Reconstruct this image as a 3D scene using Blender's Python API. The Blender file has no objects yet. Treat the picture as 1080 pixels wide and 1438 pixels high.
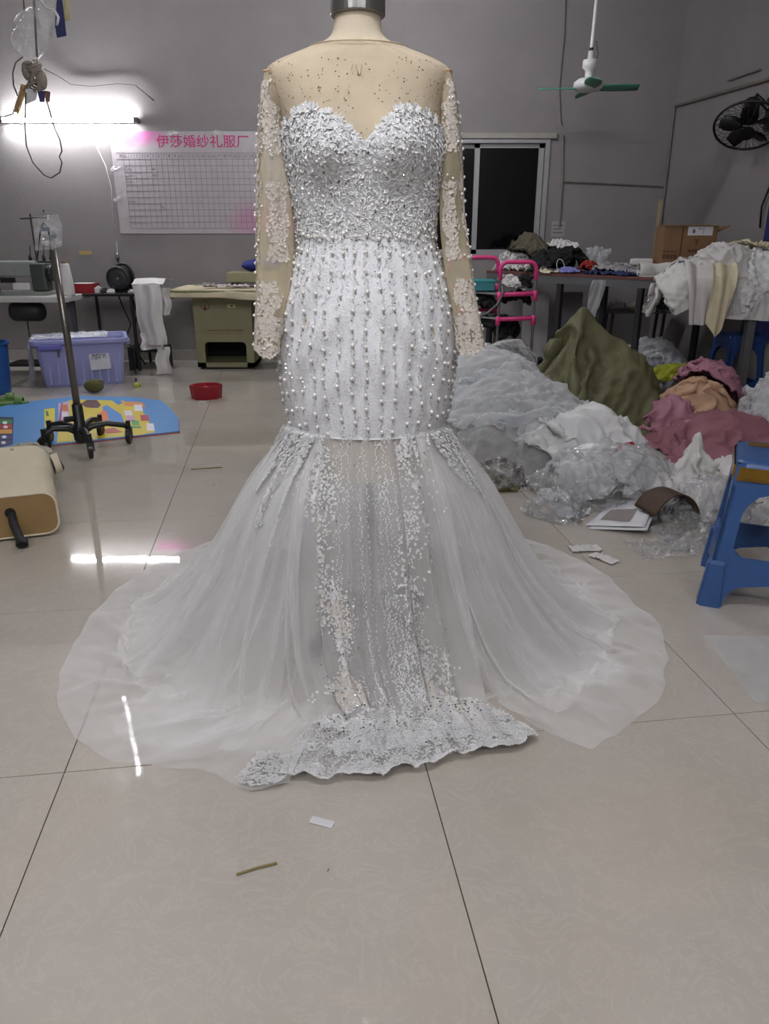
import bpy, bmesh, math, random
import numpy as np
from mathutils import Vector, Matrix

SC = bpy.context.scene
COL = SC.collection
rng = np.random.default_rng(7)
random.seed(7)
PI = math.pi

# ------------------------------------------------------------------ camera
CAM_H, PITCH, FPX = 1.12, math.radians(20.3), 1050.0
cd = bpy.data.cameras.new('camera')
cd.sensor_fit = 'HORIZONTAL'; cd.sensor_width = 36.0
cd.lens = 36.0*FPX/1080.0
cd.clip_start = 0.05; cd.clip_end = 60
cam = bpy.data.objects.new('camera', cd); COL.objects.link(cam)
cam.location = (0, 0, CAM_H)
cam.rotation_euler = (math.radians(90)-PITCH, 0, 0)
SC.camera = cam

# ------------------------------------------------------------------ world, exposure
w = bpy.data.worlds.new('night'); SC.world = w; w.use_nodes = True
w.node_tree.nodes['Background'].inputs[0].default_value = (0.012, 0.014, 0.02, 1)
w.node_tree.nodes['Background'].inputs[1].default_value = 1.0
vs = SC.view_settings
SC.display_settings.display_device = 'sRGB'
vs.view_transform = 'Standard'; vs.look = 'None'; vs.gamma = 1.0
vs.use_curve_mapping = False
vs.exposure = 0.0
TUBE_WALL = 38.0
TUBE_CEIL = 200.0
# ceiling tubes: centre x, y, direction (degrees), strength factor
CEIL_TUBES = [(-2.25, 5.55, 114, 0.26), (0.05, 5.4, 0, 0.95), (-0.35, 0.75, 0, 1.25), (-1.5, -1.2, 0, 1.2), (1.1, -1.6, 0, 1.0)]  # second tube is added, unseen, to brighten the back wall and right side

# ------------------------------------------------------------------ helpers
cp, sp = math.cos(PITCH), math.sin(PITCH)
def ray(px, py):
    r = (px-540.0)/FPX; u = -(py-719.0)/FPX
    return np.array([r, cp+u*sp, -sp+u*cp])
def at(px, py, Y):                 # the point seen there, Y metres ahead of the photographer
    d = ray(px, py); return np.array([0, 0, CAM_H])+d*(Y/d[1])
def flo(px, py, z=0.0):            # the same on a level of height z
    d = ray(px, py); return np.array([0, 0, CAM_H])+d*((z-CAM_H)/d[2])
def lin(c):
    o = []
    for v in c[:3]:
        v = v/255.0
        o.append(v/12.92 if v <= 0.04045 else ((v+0.055)/1.055)**2.4)
    return o
class NT:
    def __init__(s, name):
        s.m = bpy.data.materials.new(name); s.m.use_nodes = True
        s.t = s.m.node_tree; s.t.nodes.clear()
    def n(s, typ, **k):
        nd = s.t.nodes.new(typ)
        for a, b in k.items():
            if a.startswith('i_'):
                q = a[2:]; q = int(q) if q.isdigit() else q.replace('_', ' ')
                nd.inputs[q].default_value = b
            else: setattr(nd, a, b)
        return nd
    def l(s, a, b): s.t.links.new(a, b)
def principled(nt, rgb, rough, metal, var, scale, bump, bscale, spec, rvar=0.0, coords='Object'):
    tc = nt.n('ShaderNodeTexCoord')
    b = nt.n('ShaderNodeBsdfPrincipled')
    b.inputs['Roughness'].default_value = rough; b.inputs['Metallic'].default_value = metal
    b.inputs['Specular IOR Level'].default_value = spec
    c = lin(rgb)
    nz = nt.n('ShaderNodeTexNoise', i_Scale=scale, i_Detail=5.0, i_Roughness=0.6)
    nt.l(tc.outputs[coords], nz.inputs['Vector'])
    mr = nt.n('ShaderNodeMapRange', i_1=0.3, i_2=0.7); nt.l(nz.outputs[0], mr.inputs[0])
    mx = nt.n('ShaderNodeMix', data_type='RGBA')
    mx.inputs[6].default_value = (*[min(1, v*(1-var)) for v in c], 1)
    mx.inputs[7].default_value = (*[min(1, v*(1+var)) for v in c], 1)
    nt.l(mr.outputs[0], mx.inputs[0]); nt.l(mx.outputs[2], b.inputs['Base Color'])
    if rvar:
        r2 = nt.n('ShaderNodeMapRange', i_1=0.3, i_2=0.7, i_3=max(0.02, rough-rvar), i_4=rough+rvar)
        nt.l(nz.outputs[0], r2.inputs[0]); nt.l(r2.outputs[0], b.inputs['Roughness'])
    if bump:
        n2 = nt.n('ShaderNodeTexNoise', i_Scale=bscale, i_Detail=4.0)
        nt.l(tc.outputs[coords], n2.inputs['Vector'])
        bp = nt.n('ShaderNodeBump', i_Strength=bump, i_Distance=0.01)
        nt.l(n2.outputs[0], bp.inputs['Height']); nt.l(bp.outputs[0], b.inputs['Normal'])
    return tc, b, mx
def M(name, rgb, rough=0.6, metal=0.0, var=0.08, scale=12, bump=0.0, bscale=60, spec=0.4, rvar=0.0):
    nt = NT(name)
    tc, b, mx = principled(nt, rgb, rough, metal, var, scale, bump, bscale, spec, rvar)
    o = nt.n('ShaderNodeOutputMaterial'); nt.l(b.outputs[0], o.inputs[0])
    return nt.m
def sheer(name, rgb, op, edge, power=2.0, gloss=0.0, rough=0.3, scale=30, var=0.25, trl=0.5):
    """net, tulle and film: part open, part fabric; denser where it is seen along the surface"""
    nt = NT(name); c = (*lin(rgb), 1)
    d = nt.n('ShaderNodeBsdfDiffuse', i_0=c); t = nt.n('ShaderNodeBsdfTranslucent', i_0=c)
    m1 = nt.n('ShaderNodeMixShader', i_0=trl); nt.l(d.outputs[0], m1.inputs[1]); nt.l(t.outputs[0], m1.inputs[2])
    fab = m1.outputs[0]
    tc = nt.n('ShaderNodeTexCoord')
    if gloss:
        g = nt.n('ShaderNodeBsdfGlossy', i_Roughness=rough, i_0=(1, 1, 1, 1))
        n2 = nt.n('ShaderNodeTexNoise', i_Scale=scale, i_Detail=3.0, i_Distortion=1.5); nt.l(tc.outputs['Object'], n2.inputs['Vector'])
        bp = nt.n('ShaderNodeBump', i_Strength=0.9, i_Distance=0.02); nt.l(n2.outputs[0], bp.inputs['Height']); nt.l(bp.outputs[0], g.inputs['Normal'])
        m2 = nt.n('ShaderNodeMixShader', i_0=gloss); nt.l(fab, m2.inputs[1]); nt.l(g.outputs[0], m2.inputs[2]); fab = m2.outputs[0]
    lw = nt.n('ShaderNodeLayerWeight', i_Blend=0.5)
    pw = nt.n('ShaderNodeMath', operation='POWER', i_1=power); nt.l(lw.outputs['Facing'], pw.inputs[0])
    mr = nt.n('ShaderNodeMapRange', i_3=op, i_4=edge); nt.l(pw.outputs[0], mr.inputs[0])
    nz = nt.n('ShaderNodeTexNoise', i_Scale=6.0, i_Detail=4.0); nt.l(tc.outputs['Object'], nz.inputs['Vector'])
    m3 = nt.n('ShaderNodeMapRange', i_1=0.3, i_2=0.7, i_3=1-var, i_4=1+var); nt.l(nz.outputs[0], m3.inputs[0])
    mu = nt.n('ShaderNodeMath', operation='MULTIPLY', use_clamp=True); nt.l(mr.outputs[0], mu.inputs[0]); nt.l(m3.outputs[0], mu.inputs[1])
    tr = nt.n('ShaderNodeBsdfTransparent')
    mm = nt.n('ShaderNodeMixShader'); nt.l(mu.outputs[0], mm.inputs[0]); nt.l(tr.outputs[0], mm.inputs[1]); nt.l(fab, mm.inputs[2])
    o = nt.n('ShaderNodeOutputMaterial'); nt.l(mm.outputs[0], o.inputs[0])
    return nt.m
def emit(name, rgb, s):
    nt = NT(name); e = nt.n('ShaderNodeEmission', i_0=(*lin(rgb), 1), i_1=s)
    o = nt.n('ShaderNodeOutputMaterial'); nt.l(e.outputs[0], o.inputs[0]); return nt.m

class MB:
    def __init__(s): s.V = []; s.F = []; s.n = 0
    def add(s, V, F):
        V = np.asarray(V, float).reshape(-1, 3); s.V.append(V)
        k = s.n; s.F.extend([tuple(i+k for i in f) for f in F]); s.n += len(V); return s
    def bx(s, a, b):
        (x0, y0, z0), (x1, y1, z1) = a, b
        V = [(x0,y0,z0),(x1,y0,z0),(x1,y1,z0),(x0,y1,z0),(x0,y0,z1),(x1,y0,z1),(x1,y1,z1),(x0,y1,z1)]
        return s.add(V, [(3,2,1,0),(4,5,6,7),(0,1,5,4),(1,2,6,5),(2,3,7,6),(3,0,4,7)])
    def box(s, c, d, rz=0.0, rx=0.0, ry=0.0):
        m = MB().bx((-d[0]/2,-d[1]/2,-d[2]/2),(d[0]/2,d[1]/2,d[2]/2))
        R = np.array(Matrix.Rotation(rz,3,'Z')@Matrix.Rotation(ry,3,'Y')@Matrix.Rotation(rx,3,'X'))
        return s.add(m.V[0]@R.T+np.array(c), m.F)
    def tube(s, pts, r, n=8, cap=True, flat=1.0):
        P = np.asarray(pts, float); k = len(P); r = np.broadcast_to(r, (k,))
        T = np.gradient(P, axis=0); T /= np.linalg.norm(T, axis=1)[:, None]+1e-12
        up = np.array([0,0,1.]) if abs(T[0][2]) < 0.9 else np.array([1.,0,0])
        a = np.cross(up, T[0]); a /= np.linalg.norm(a); V = []
        for i in range(k):
            a = a-T[i]*np.dot(a, T[i]); a /= np.linalg.norm(a); b = np.cross(T[i], a)
            for j in range(n):
                q = 2*PI*j/n; V.append(P[i]+r[i]*(a*math.cos(q)+flat*b*math.sin(q)))
        F = [(i*n+j, i*n+(j+1)%n, (i+1)*n+(j+1)%n, (i+1)*n+j) for i in range(k-1) for j in range(n)]
        if cap: F += [tuple(range(n-1,-1,-1)), tuple((k-1)*n+j for j in range(n))]
        return s.add(V, F)
    def lathe(s, prof, n=24, c=(0,0,0), sx=1.0, sy=1.0, cap=True):
        V = []; k = len(prof)
        for r, z in prof:
            for j in range(n):
                q = 2*PI*j/n; V.append((c[0]+sx*r*math.cos(q), c[1]+sy*r*math.sin(q), c[2]+z))
        F = [(i*n+j, i*n+(j+1)%n, (i+1)*n+(j+1)%n, (i+1)*n+j) for i in range(k-1) for j in range(n)]
        if cap: F += [tuple(range(n-1,-1,-1)), tuple((k-1)*n+j for j in range(n))]
        return s.add(V, F)
    def grid(s, P, closed=False):
        P = np.asarray(P); nu, nv = P.shape[:2]; F = []
        for i in range(nu-1):
            for j in range(nv if closed else nv-1):
                j2 = (j+1) % nv; F.append((i*nv+j, i*nv+j2, (i+1)*nv+j2, (i+1)*nv+j))
        return s.add(P.reshape(-1,3), F)
    def ball(s, c, r, n=12, m=8):
        r = np.broadcast_to(r, (3,)); c = np.asarray(c, float); V = [c+r*np.array([0,0,-1.])]
        for i in range(1, m):
            f = -PI/2+PI*i/m
            for j in range(n):
                q = 2*PI*j/n; V.append(c+r*np.array([math.cos(f)*math.cos(q), math.cos(f)*math.sin(q), math.sin(f)]))
        V.append(c+r*np.array([0,0,1.])); F = [(0, 1+(j+1)%n, 1+j) for j in range(n)]
        for i in range(m-2):
            for j in range(n): F.append((1+i*n+j, 1+i*n+(j+1)%n, 1+(i+1)*n+(j+1)%n, 1+(i+1)*n+j))
        L = len(V)-1; F += [(L, 1+(m-2)*n+j, 1+(m-2)*n+(j+1)%n) for j in range(n)]
        return s.add(V, F)
    def prism(s, pts, z0, z1):
        k = len(pts); V = [(x,y,z0) for x,y in pts]+[(x,y,z1) for x,y in pts]
        F = [tuple(range(k-1,-1,-1)), tuple(range(k,2*k))]+[(i,(i+1)%k,k+(i+1)%k,k+i) for i in range(k)]
        return s.add(V, F)
    def verts(s): return np.concatenate(s.V) if s.V else np.zeros((0,3))
    def xf(s, R=None, t=(0,0,0)):
        R = np.eye(3) if R is None else np.array(R); s.V = [v@R.T+np.array(t) for v in s.V]; return s
def rotz(a): return np.array(Matrix.Rotation(a,3,'Z'))
def tag(o, label=None, cat=None, group=None, kind=None):
    if label: o['label'] = label
    if cat: o['category'] = cat
    if group: o['group'] = group
    if kind: o['kind'] = kind
    return o
def obj(name, mb, mat, parent=None, loc=None, smooth=False, bev=0.0, sub=0, solid=0.0, label=None, kind=None, w2l=False):
    """link a builder as one mesh object; w2l: vertices are in world metres, loc becomes the origin"""
    V = mb.verts()
    org = np.zeros(3)
    if w2l:
        org = np.array(parent.location) if parent is not None and loc is None else np.array(loc if loc is not None else (0,0,0))
        if parent is not None and parent.parent is not None and loc is None: org = org+np.array(parent.parent.location)
        V = V-org
    me = bpy.data.meshes.new(name); me.from_pydata(V.tolist(), [], mb.F)
    me.materials.append(mat)
    if smooth: me.polygons.foreach_set('use_smooth', [True]*len(me.polygons))
    me.update()
    o = bpy.data.objects.new(name, me); COL.objects.link(o)
    if parent is not None: o.parent = parent
    if loc is not None: o.location = tuple(loc)
    if bev:
        b = o.modifiers.new('bevel','BEVEL'); b.width = bev; b.segments = 2; b.limit_method = 'ANGLE'
    if solid:
        b = o.modifiers.new('solid','SOLIDIFY'); b.thickness = solid; b.offset = 0
    if sub:
        b = o.modifiers.new('sub','SUBSURF'); b.levels = sub; b.render_levels = sub
    tag(o, label, kind=kind)
    return o
def thing(name, label, cat, loc=(0,0,0), rz=0.0, group=None):
    o = bpy.data.objects.new(name, None); o.empty_display_size = 0.05; COL.objects.link(o)
    o.location = tuple(loc); o.rotation_euler = (0,0,rz)
    return tag(o, label, cat, group)
def copy_tree(o, parent=None):
    c = o.copy(); COL.objects.link(c); c.parent = parent
    for ch in list(o.children): copy_tree(ch, c)
    return c
def text_mesh(body, size, align='CENTER', ext=0.0, bold=0.0):
    cu = bpy.data.curves.new('t','FONT'); cu.body = body; cu.size = size; cu.align_x = align; cu.align_y = 'CENTER'
    cu.resolution_u = 3; cu.extrude = ext; cu.offset = bold
    o = bpy.data.objects.new('t', cu); COL.objects.link(o)
    bpy.context.view_layer.update()
    me = bpy.data.meshes.new_from_object(o.evaluated_get(bpy.context.evaluated_depsgraph_get()))
    V = np.array([v.co[:] for v in me.vertices]).reshape(-1,3); F = [tuple(p.vertices) for p in me.polygons]
    bpy.data.objects.remove(o); bpy.data.meshes.remove(me); bpy.data.curves.remove(cu)
    return V, F
def smooth1(a, k):
    for _ in range(k): a = np.concatenate([[a[0]], (a[:-2]+2*a[1:-1]+a[2:])/4, [a[-1]]])
    return a

# ---------------------------------------------------------- small cloth solver
def fnoise(seed, n=5, f=1.0):
    r = np.random.default_rng(seed); K = r.normal(size=(n,2))*f; ph = r.uniform(0,6.28,n); A = r.normal(size=(n,3))/math.sqrt(n)
    return lambda u, v: sum(A[i]*np.sin(u[...,None]*K[i,0]*6.28+v[...,None]*K[i,1]*6.28+ph[i]) for i in range(n))
def c_ball(c, r):
    c = np.array(c, float); r = np.broadcast_to(np.array(r, float), (3,))
    def f(P):
        d = (P-c)/r; L = np.sqrt((d*d).sum(-1)); k = L < 1
        if k.any(): P[k] = c+(d[k]/(L[k][:,None]+1e-9))*r
        return k
    return f
def c_box(a, b, pad=0.004):
    a = np.array(a, float)-pad; b = np.array(b, float)+pad
    def f(P):
        k = ((P > a)&(P < b)).all(-1)
        if k.any():
            q = P[k]; D = np.stack([q-a, b-q], 1).reshape(-1,6); i = D.argmin(1)
            ax = i % 3; lo = i < 3; q[np.arange(len(q)), ax] = np.where(lo, a[ax], b[ax]); P[k] = q
        return k
    return f
def c_hill(lumps, seed=0, bump=.22, f=3.0):
    """lumpy ground under a heap: half ellipsoids with bumps; cloth is lifted onto it"""
    r_ = np.random.default_rng(seed); K = r_.normal(size=(6,2))*f*6.28/1.6; ph = r_.uniform(0,6.28,6)
    def f_(P):
        x, y = P[...,0], P[...,1]; N = sum(np.sin(K[i,0]*x+K[i,1]*y+ph[i]) for i in range(6))/6
        H = np.full(x.shape, -1.0)
        for c, r in lumps:
            r = np.broadcast_to(np.array(r, float), (3,)); d2 = ((x-c[0])/r[0])**2+((y-c[1])/r[1])**2
            H = np.maximum(H, np.where(d2 < 1, c[2]+r[2]*(1+bump*N)*np.sqrt(np.clip(1-d2,0,1)), -1))
        k = P[...,2] < H; P[...,2] = np.where(k, H, P[...,2]); return k
    return f_
def upsample(P):
    a = np.empty((2*P.shape[0]-1,)+P.shape[1:]); a[::2] = P; a[1::2] = (P[:-1]+P[1:])/2
    b = np.empty((a.shape[0],2*P.shape[1]-1,3)); b[:,::2] = a; b[:,1::2] = (a[:,:-1]+a[:,1:])/2
    c = b.copy(); c[1:-1] = (b[:-2]+2*b[1:-1]+b[2:])/4; d = c.copy(); d[:,1:-1] = (c[:,:-2]+2*c[:,1:-1]+c[:,2:])/4
    return d
def wrinkle(P, w, h, amp, seed, scale=1.0, k=6, zmin=.003, sharp=.8):
    """creases and folds pushed out of the cloth along its normals"""
    P = upsample(P); r = np.random.default_rng(seed+900); nu, nv = P.shape[:2]
    u, v = np.meshgrid(np.linspace(0,1,nu), np.linspace(0,1,nv), indexing='ij'); U = u*w; V = v*h
    N = np.cross(np.gradient(P,axis=0), np.gradient(P,axis=1)); N /= np.linalg.norm(N,axis=-1,keepdims=True)+1e-9
    Hh = np.zeros_like(u)
    for i in range(k):
        a = r.uniform(0,PI); lam = scale*.09*2**r.uniform(-.9,1.3); nf = fnoise(seed+31*i,4,1.4)(u,v)
        s = np.sin(2*PI*(U*math.cos(a)+V*math.sin(a))/lam+nf[...,0]*2.6)
        m = np.clip(.5+nf[...,1]*1.1,0,1)
        Hh += amp*(lam/(.09*scale))**.8*m*((1-np.abs(s)**sharp)*1.4-.5)
    P = P+N*Hh[...,None]; P[...,2] = np.maximum(P[...,2],zmin); return P
def c_floor(z):
    def f(P):
        k = P[...,2] < z
        P[...,2] = np.maximum(P[...,2], z); return k
    return f
def cloth(nu, nv, w, h, init, cols=(), steps=90, iters=8, bend=0.15, floor=0.004, pin=None, g=9.8, damp=0.985, fric=0.85):
    u, v = np.meshgrid(np.linspace(0,1,nu), np.linspace(0,1,nv), indexing='ij')
    P = np.array(init(u, v), float); Q = P.copy(); du = w/(nu-1); dv = h/(nv-1); dg = math.hypot(du, dv)
    cols = list(cols)+[c_floor(floor)]
    G = []
    for k in (0,1):
        G.append((slice(k,nu-1,2), slice(None), slice(k+1,nu,2), slice(None), du, 1.0))
        G.append((slice(None), slice(k,nv-1,2), slice(None), slice(k+1,nv,2), dv, 1.0))
        G.append((slice(k,nu-1,2), slice(0,nv-1), slice(k+1,nu,2), slice(1,nv), dg, 0.4))
        G.append((slice(k,nu-1,2), slice(1,nv), slice(k+1,nu,2), slice(0,nv-1), dg, 0.4))
    for k in range(4):
        G.append((slice(k,nu-2,4), slice(None), slice(k+2,nu,4), slice(None), 2*du, bend))
        G.append((slice(None), slice(k,nv-2,4), slice(None), slice(k+2,nv,4), 2*dv, bend))
    dt = 1/60.
    pins = P[pin].copy() if pin is not None else None
    for st in range(steps):
        Vv = (P-Q)*damp; Q = P.copy(); P = P+Vv; P[...,2] -= g*dt*dt
        for it in range(iters):
            for a0,a1,b0,b1,L,k in G:
                A = P[a0,a1]; B = P[b0,b1]; n0 = min(A.shape[0],B.shape[0]); n1 = min(A.shape[1],B.shape[1])
                A = A[:n0,:n1]; B = B[:n0,:n1]
                d = B-A; l = np.sqrt((d*d).sum(-1, keepdims=True))+1e-9
                d *= (0.5*k)*(1-L/l); A += d; B -= d
            if it % 3 == 2 or it == iters-1:
                for c in cols:
                    k = c(P)
                    if it == iters-1 and k.any(): Q[k] = Q[k]*(1-fric)+P[k]*fric
            if pin is not None: P[pin] = pins
    return P
def crumple(cx, cy, z0, sx, sy, amp, seed, f=1.3, rz=0.0, zs=0.0):
    nf = fnoise(seed, 7, f); c, s = math.cos(rz), math.sin(rz)
    def init(u, v):
        x = (u-.5)*sx; y = (v-.5)*sy; N = nf(u, v)*amp
        P = np.stack([cx+c*x-s*y, cy+s*x+c*y, np.full_like(x, z0)+zs*(u+v)], -1)+N
        P[...,2] = np.maximum(P[...,2], 0.01); return P
    return init
def cloth_obj(name, P, mat, label, cat, group=None, sub=1, parent=None, solid=0.0):
    m = MB().grid(P); c = P.reshape(-1,3).mean(0); c[2] = P[...,2].min()
    o = obj(name, m, mat, None, loc=c, smooth=True, sub=sub, w2l=True, solid=solid)
    return tag(o, label, cat, group)
# ------------------------------------------------------------------ materials of the room
def tile_mat():
    nt = NT('polished_tile')
    tc, b, mx = principled(nt, (176,169,160), 0.10, 0.0, 0.06, 3.0, 0.0, 1, 0.55)
    vz = nt.n('ShaderNodeTexNoise', i_Scale=9.0, i_Detail=8.0, i_Roughness=0.65, i_Distortion=2.2); nt.l(tc.outputs['Object'], vz.inputs['Vector'])
    cr = nt.n('ShaderNodeValToRGB'); e = cr.color_ramp.elements
    e[0].position = 0.47; e[0].color = (0,0,0,1); e[1].position = 0.53; e[1].color = (0,0,0,1)
    q = cr.color_ramp.elements.new(0.5); q.color = (1,1,1,1); nt.l(vz.outputs[0], cr.inputs[0])
    sc = nt.n('ShaderNodeMath', operation='MULTIPLY', i_1=0.3); nt.l(cr.outputs[0], sc.inputs[0])
    m2 = nt.n('ShaderNodeMix', data_type='RGBA'); m2.inputs[7].default_value = (*lin((196,190,180)),1)
    nt.l(sc.outputs[0], m2.inputs[0]); nt.l(mx.outputs[2], m2.inputs[6])
    # large warm worn areas
    wz = nt.n('ShaderNodeTexNoise', i_Scale=0.9, i_Detail=3.0); nt.l(tc.outputs['Object'], wz.inputs['Vector'])
    wr = nt.n('ShaderNodeMapRange', i_1=0.5, i_2=0.75, i_3=0.0, i_4=0.5); nt.l(wz.outputs[0], wr.inputs[0])
    m3 = nt.n('ShaderNodeMix', data_type='RGBA'); m3.inputs[7].default_value = (*lin((170,160,138)),1)
    nt.l(wr.outputs[0], m3.inputs[0]); nt.l(m2.outputs[2], m3.inputs[6]); nt.l(m3.outputs[2], b.inputs['Base Color'])
    rr = nt.n('ShaderNodeMapRange', i_1=0.35, i_2=0.7, i_3=0.012, i_4=0.04); nt.l(wz.outputs[0], rr.inputs[0]); nt.l(rr.outputs[0], b.inputs['Roughness'])
    n2 = nt.n('ShaderNodeTexNoise', i_Scale=7.0, i_Detail=2.0); nt.l(tc.outputs['Object'], n2.inputs['Vector'])
    bp = nt.n('ShaderNodeBump', i_Strength=0.02, i_Distance=0.01); nt.l(n2.outputs[0], bp.inputs['Height']); nt.l(bp.outputs[0], b.inputs['Normal'])
    o = nt.n('ShaderNodeOutputMaterial'); nt.l(b.outputs[0], o.inputs[0]); return nt.m
TILE = tile_mat()
GROUT = M('grout', (70,62,52), 0.9)
PLASTER = M('white_plaster', (131,127,127), 0.8, var=0.06, scale=2.5, bump=0.25, bscale=90, spec=0.2)
CEILM = M('ceiling_paint', (205,203,200), 0.9)
ALU = M('aluminium_frame', (150,150,150), 0.4, 0.3)
WHITEP = M('white_plastic', (205,205,205), 0.35)
BLACKP = M('black_plastic', (18,18,20), 0.4, spec=0.5)
STEEL = M('steel_tube', (120,115,108), 0.3, 0.85)
DARKSTEEL = M('dark_steel', (52,52,54), 0.5, 0.4)
GREYSTEEL = M('grey_painted_steel', (92,93,95), 0.5, 0.2)
WHITEC = M('white_cotton', (205,202,200), 0.85, var=0.05, bump=0.15, bscale=300, spec=0.2)
SATIN = M('white_satin', (215,215,215), 0.45, var=0.03)
TULLEW = sheer('white_tulle', (238,240,242), 0.22, 0.8, 1.6, trl=0.4)
TULLEH = sheer('heaped_tulle', (232,234,236), 0.38, 0.95, 1.2, trl=0.45)
FILM = sheer('clear_plastic_film', (225,228,230), 0.22, 0.7, 1.4, gloss=0.55, rough=0.18, scale=22)
PAPER = M('white_paper', (205,205,208), 0.8, var=0.04)
CARD = M('brown_cardboard', (124,94,66), 0.8, var=0.1, scale=8)

# ------------------------------------------------------------------ room shell
WALL_Y, CEIL_Z, COR_X = 7.2, 3.1, 2.49
YAW = math.radians(7.8)
def wall_right_x(y): return COR_X+math.tan(YAW)*(WALL_Y-y)
XL, YB = -4.4, -3.6
XR = wall_right_x(YB)
tag(obj('ceiling', MB().bx((XL-.2,YB-.2,CEIL_Z),(XR+.3,WALL_Y+.3,CEIL_Z+.1)), CEILM), kind='structure')
W0,W1,Z0,Z1 = 0.0, 1.44, 0.93, 1.90            # window opening
m = MB()
m.bx((XL-.15,WALL_Y,-.05),(W0,WALL_Y+.18,CEIL_Z)); m.bx((W1,WALL_Y,-.05),(COR_X+.4,WALL_Y+.18,CEIL_Z))
m.bx((W0,WALL_Y,-.05),(W1,WALL_Y+.18,Z0)); m.bx((W0,WALL_Y,Z1),(W1,WALL_Y+.18,CEIL_Z))
tag(obj('wall_back', m, PLASTER), kind='structure')
m = MB().prism([(COR_X,WALL_Y),(XR,YB),(XR+.15,YB),(COR_X+.15,WALL_Y)], -.05, CEIL_Z)
tag(obj('wall_right', m, PLASTER), kind='structure')
tag(obj('wall_left', MB().bx((XL-.15,YB,-.05),(XL,WALL_Y,CEIL_Z)), PLASTER), kind='structure')
tag(obj('wall_front', MB().bx((XL-.15,YB-.15,-.05),(XR+.15,YB,CEIL_Z)), PLASTER), kind='structure')
# floor: grout bed, every 80 cm tile a piece of its own
floor = tag(obj('floor', MB().bx((XL-.15,YB-.15,-.12),(XR+.15,WALL_Y+.18,-.0035)), GROUT), kind='structure')
T0 = flo(588,1041)[:2]; TS = 0.80
ux = np.array([math.cos(YAW), math.sin(YAW)]); uy = np.array([-math.sin(YAW), math.cos(YAW)])
def clip_poly(poly, n, d):                     # keep the side n.p <= d
    out = []
    for i in range(len(poly)):
        a, b = poly[i], poly[(i+1) % len(poly)]; fa, fb = np.dot(n,a)-d, np.dot(n,b)-d
        if fa <= 0: out.append(a)
        if fa*fb < 0: out.append(a+(b-a)*(fa/(fa-fb)))
    return out
wn = np.array([math.cos(YAW), math.sin(YAW)]); wd = np.dot(wn, [COR_X,WALL_Y])
for i in range(-8, 8):
    for j in range(-8, 10):
        g = 0.0013; cs = [(i+g/TS,j+g/TS),(i+1-g/TS,j+g/TS),(i+1-g/TS,j+1-g/TS),(i+g/TS,j+1-g/TS)]
        P = [T0+ux*a*TS+uy*b*TS for a,b in cs]
        for n,d in (((0,1),WALL_Y),((0,-1),-YB),((-1,0),-XL),(wn,wd)):
            if P: P = clip_poly(P, np.array(n,float), d)
        if len(P) < 3: continue
        c = sum(P)/len(P); dz = random.uniform(-.0002,0)
        obj('tile', MB().prism([tuple(p) for p in P], -.01, dz), TILE, floor)
# skirting along the back wall
tag(obj('baseboard_back', MB().bx((XL,WALL_Y-.012,0),(COR_X-.02,WALL_Y,.1)), M('skirting_tile',(150,145,140),.4)), kind='structure')
# sliding window: outer frame, sashes, dark panes
WGL = M('dark_window_glass', (10,10,11), 0.06, spec=0.5)
win = tag(thing('window_1', None, None, (0,WALL_Y,0)), kind='structure')
for nm,a,b in (('jamb',(W0,-.02,Z0),(W0+.04,.1,Z1)),('jamb',(W1-.04,-.02,Z0),(W1,.1,Z1)),('head',(W0+.04,-.02,Z1-.03),(W1-.04,.1,Z1)),('sill',(W0+.04,-.02,Z0),(W1-.04,.1,Z0+.03))):
    obj(nm, MB().bx(a,b), ALU, win, bev=.003)
for k,(a,b,y) in enumerate(((W0+.05,.84,.055),(.79,W1-.045,.02))):
    s_ = MB().bx((a,y,Z0+.03),(a+.045,y+.03,Z1-.03)); s_.bx((b-.045,y,Z0+.03),(b,y+.03,Z1-.03)); s_.bx((a,y,Z0+.03),(b,y+.03,Z0+.07)); s_.bx((a,y,Z1-.065),(b,y+.03,Z1-.03))
    f_ = obj('sash', s_, ALU, win)
    obj('pane', MB().bx((a+.04,y+.012,Z0+.06),(b-.04,y+.018,Z1-.06)), WGL, f_)
obj('lintel_board', MB().bx((W0-.05,-.03,Z1+.005),(W1+.05,0,Z1+.05)), M('lintel_paint',(150,147,140),.6), win, bev=.003)
obj('night_outside', MB().bx((W0+.001,.17,Z0),(W1-.001,.18,Z1)), M('dark_void',(6,6,7),.9), win)

# ------------------------------------------------------------------ lamps of the room and one added tube
def ceiling_tube(i, x, y, deg, k):
    t = thing('ceiling_light', ['white ceiling tube light over the left work area','added unseen ceiling tube light between the dress and the back wall','white ceiling tube light above the front of the wedding dress','white ceiling tube light behind the photographer on the left','white ceiling tube light behind the photographer on the right'][i], 'lamp', (x,y,CEIL_Z), math.radians(deg))
    obj('batten', MB().bx((-.62,-.03,-.05),(.62,.03,0)), WHITEP, t, bev=.004)
    for s in (-1,1): obj('end_cap', MB().bx((s*.615-.012,-.018,-.09),(s*.615+.012,.018,-.045)), WHITEP, t)
    obj('tube', MB().tube([(-.6,0,-.075),(.6,0,-.075)], .016, 10), emit('ceiling_tube_glow',(250,250,255),TUBE_CEIL*k), t, smooth=True)
for i,a in enumerate(CEIL_TUBES): ceiling_tube(i,*a)
a = at(2,172,WALL_Y-.07); b = at(190,165,WALL_Y-.07); zc = (a[2]+b[2])/2
t = thing('wall_light', 'glowing fluorescent tube on the back wall above the planning chart', 'lamp', ((a[0]+b[0])/2,WALL_Y,zc))
hl = (b[0]-a[0])/2
obj('batten', MB().bx((-hl-.02,-.045,-.016),(hl+.02,0,.016)), GREYSTEEL, t, bev=.004)
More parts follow.
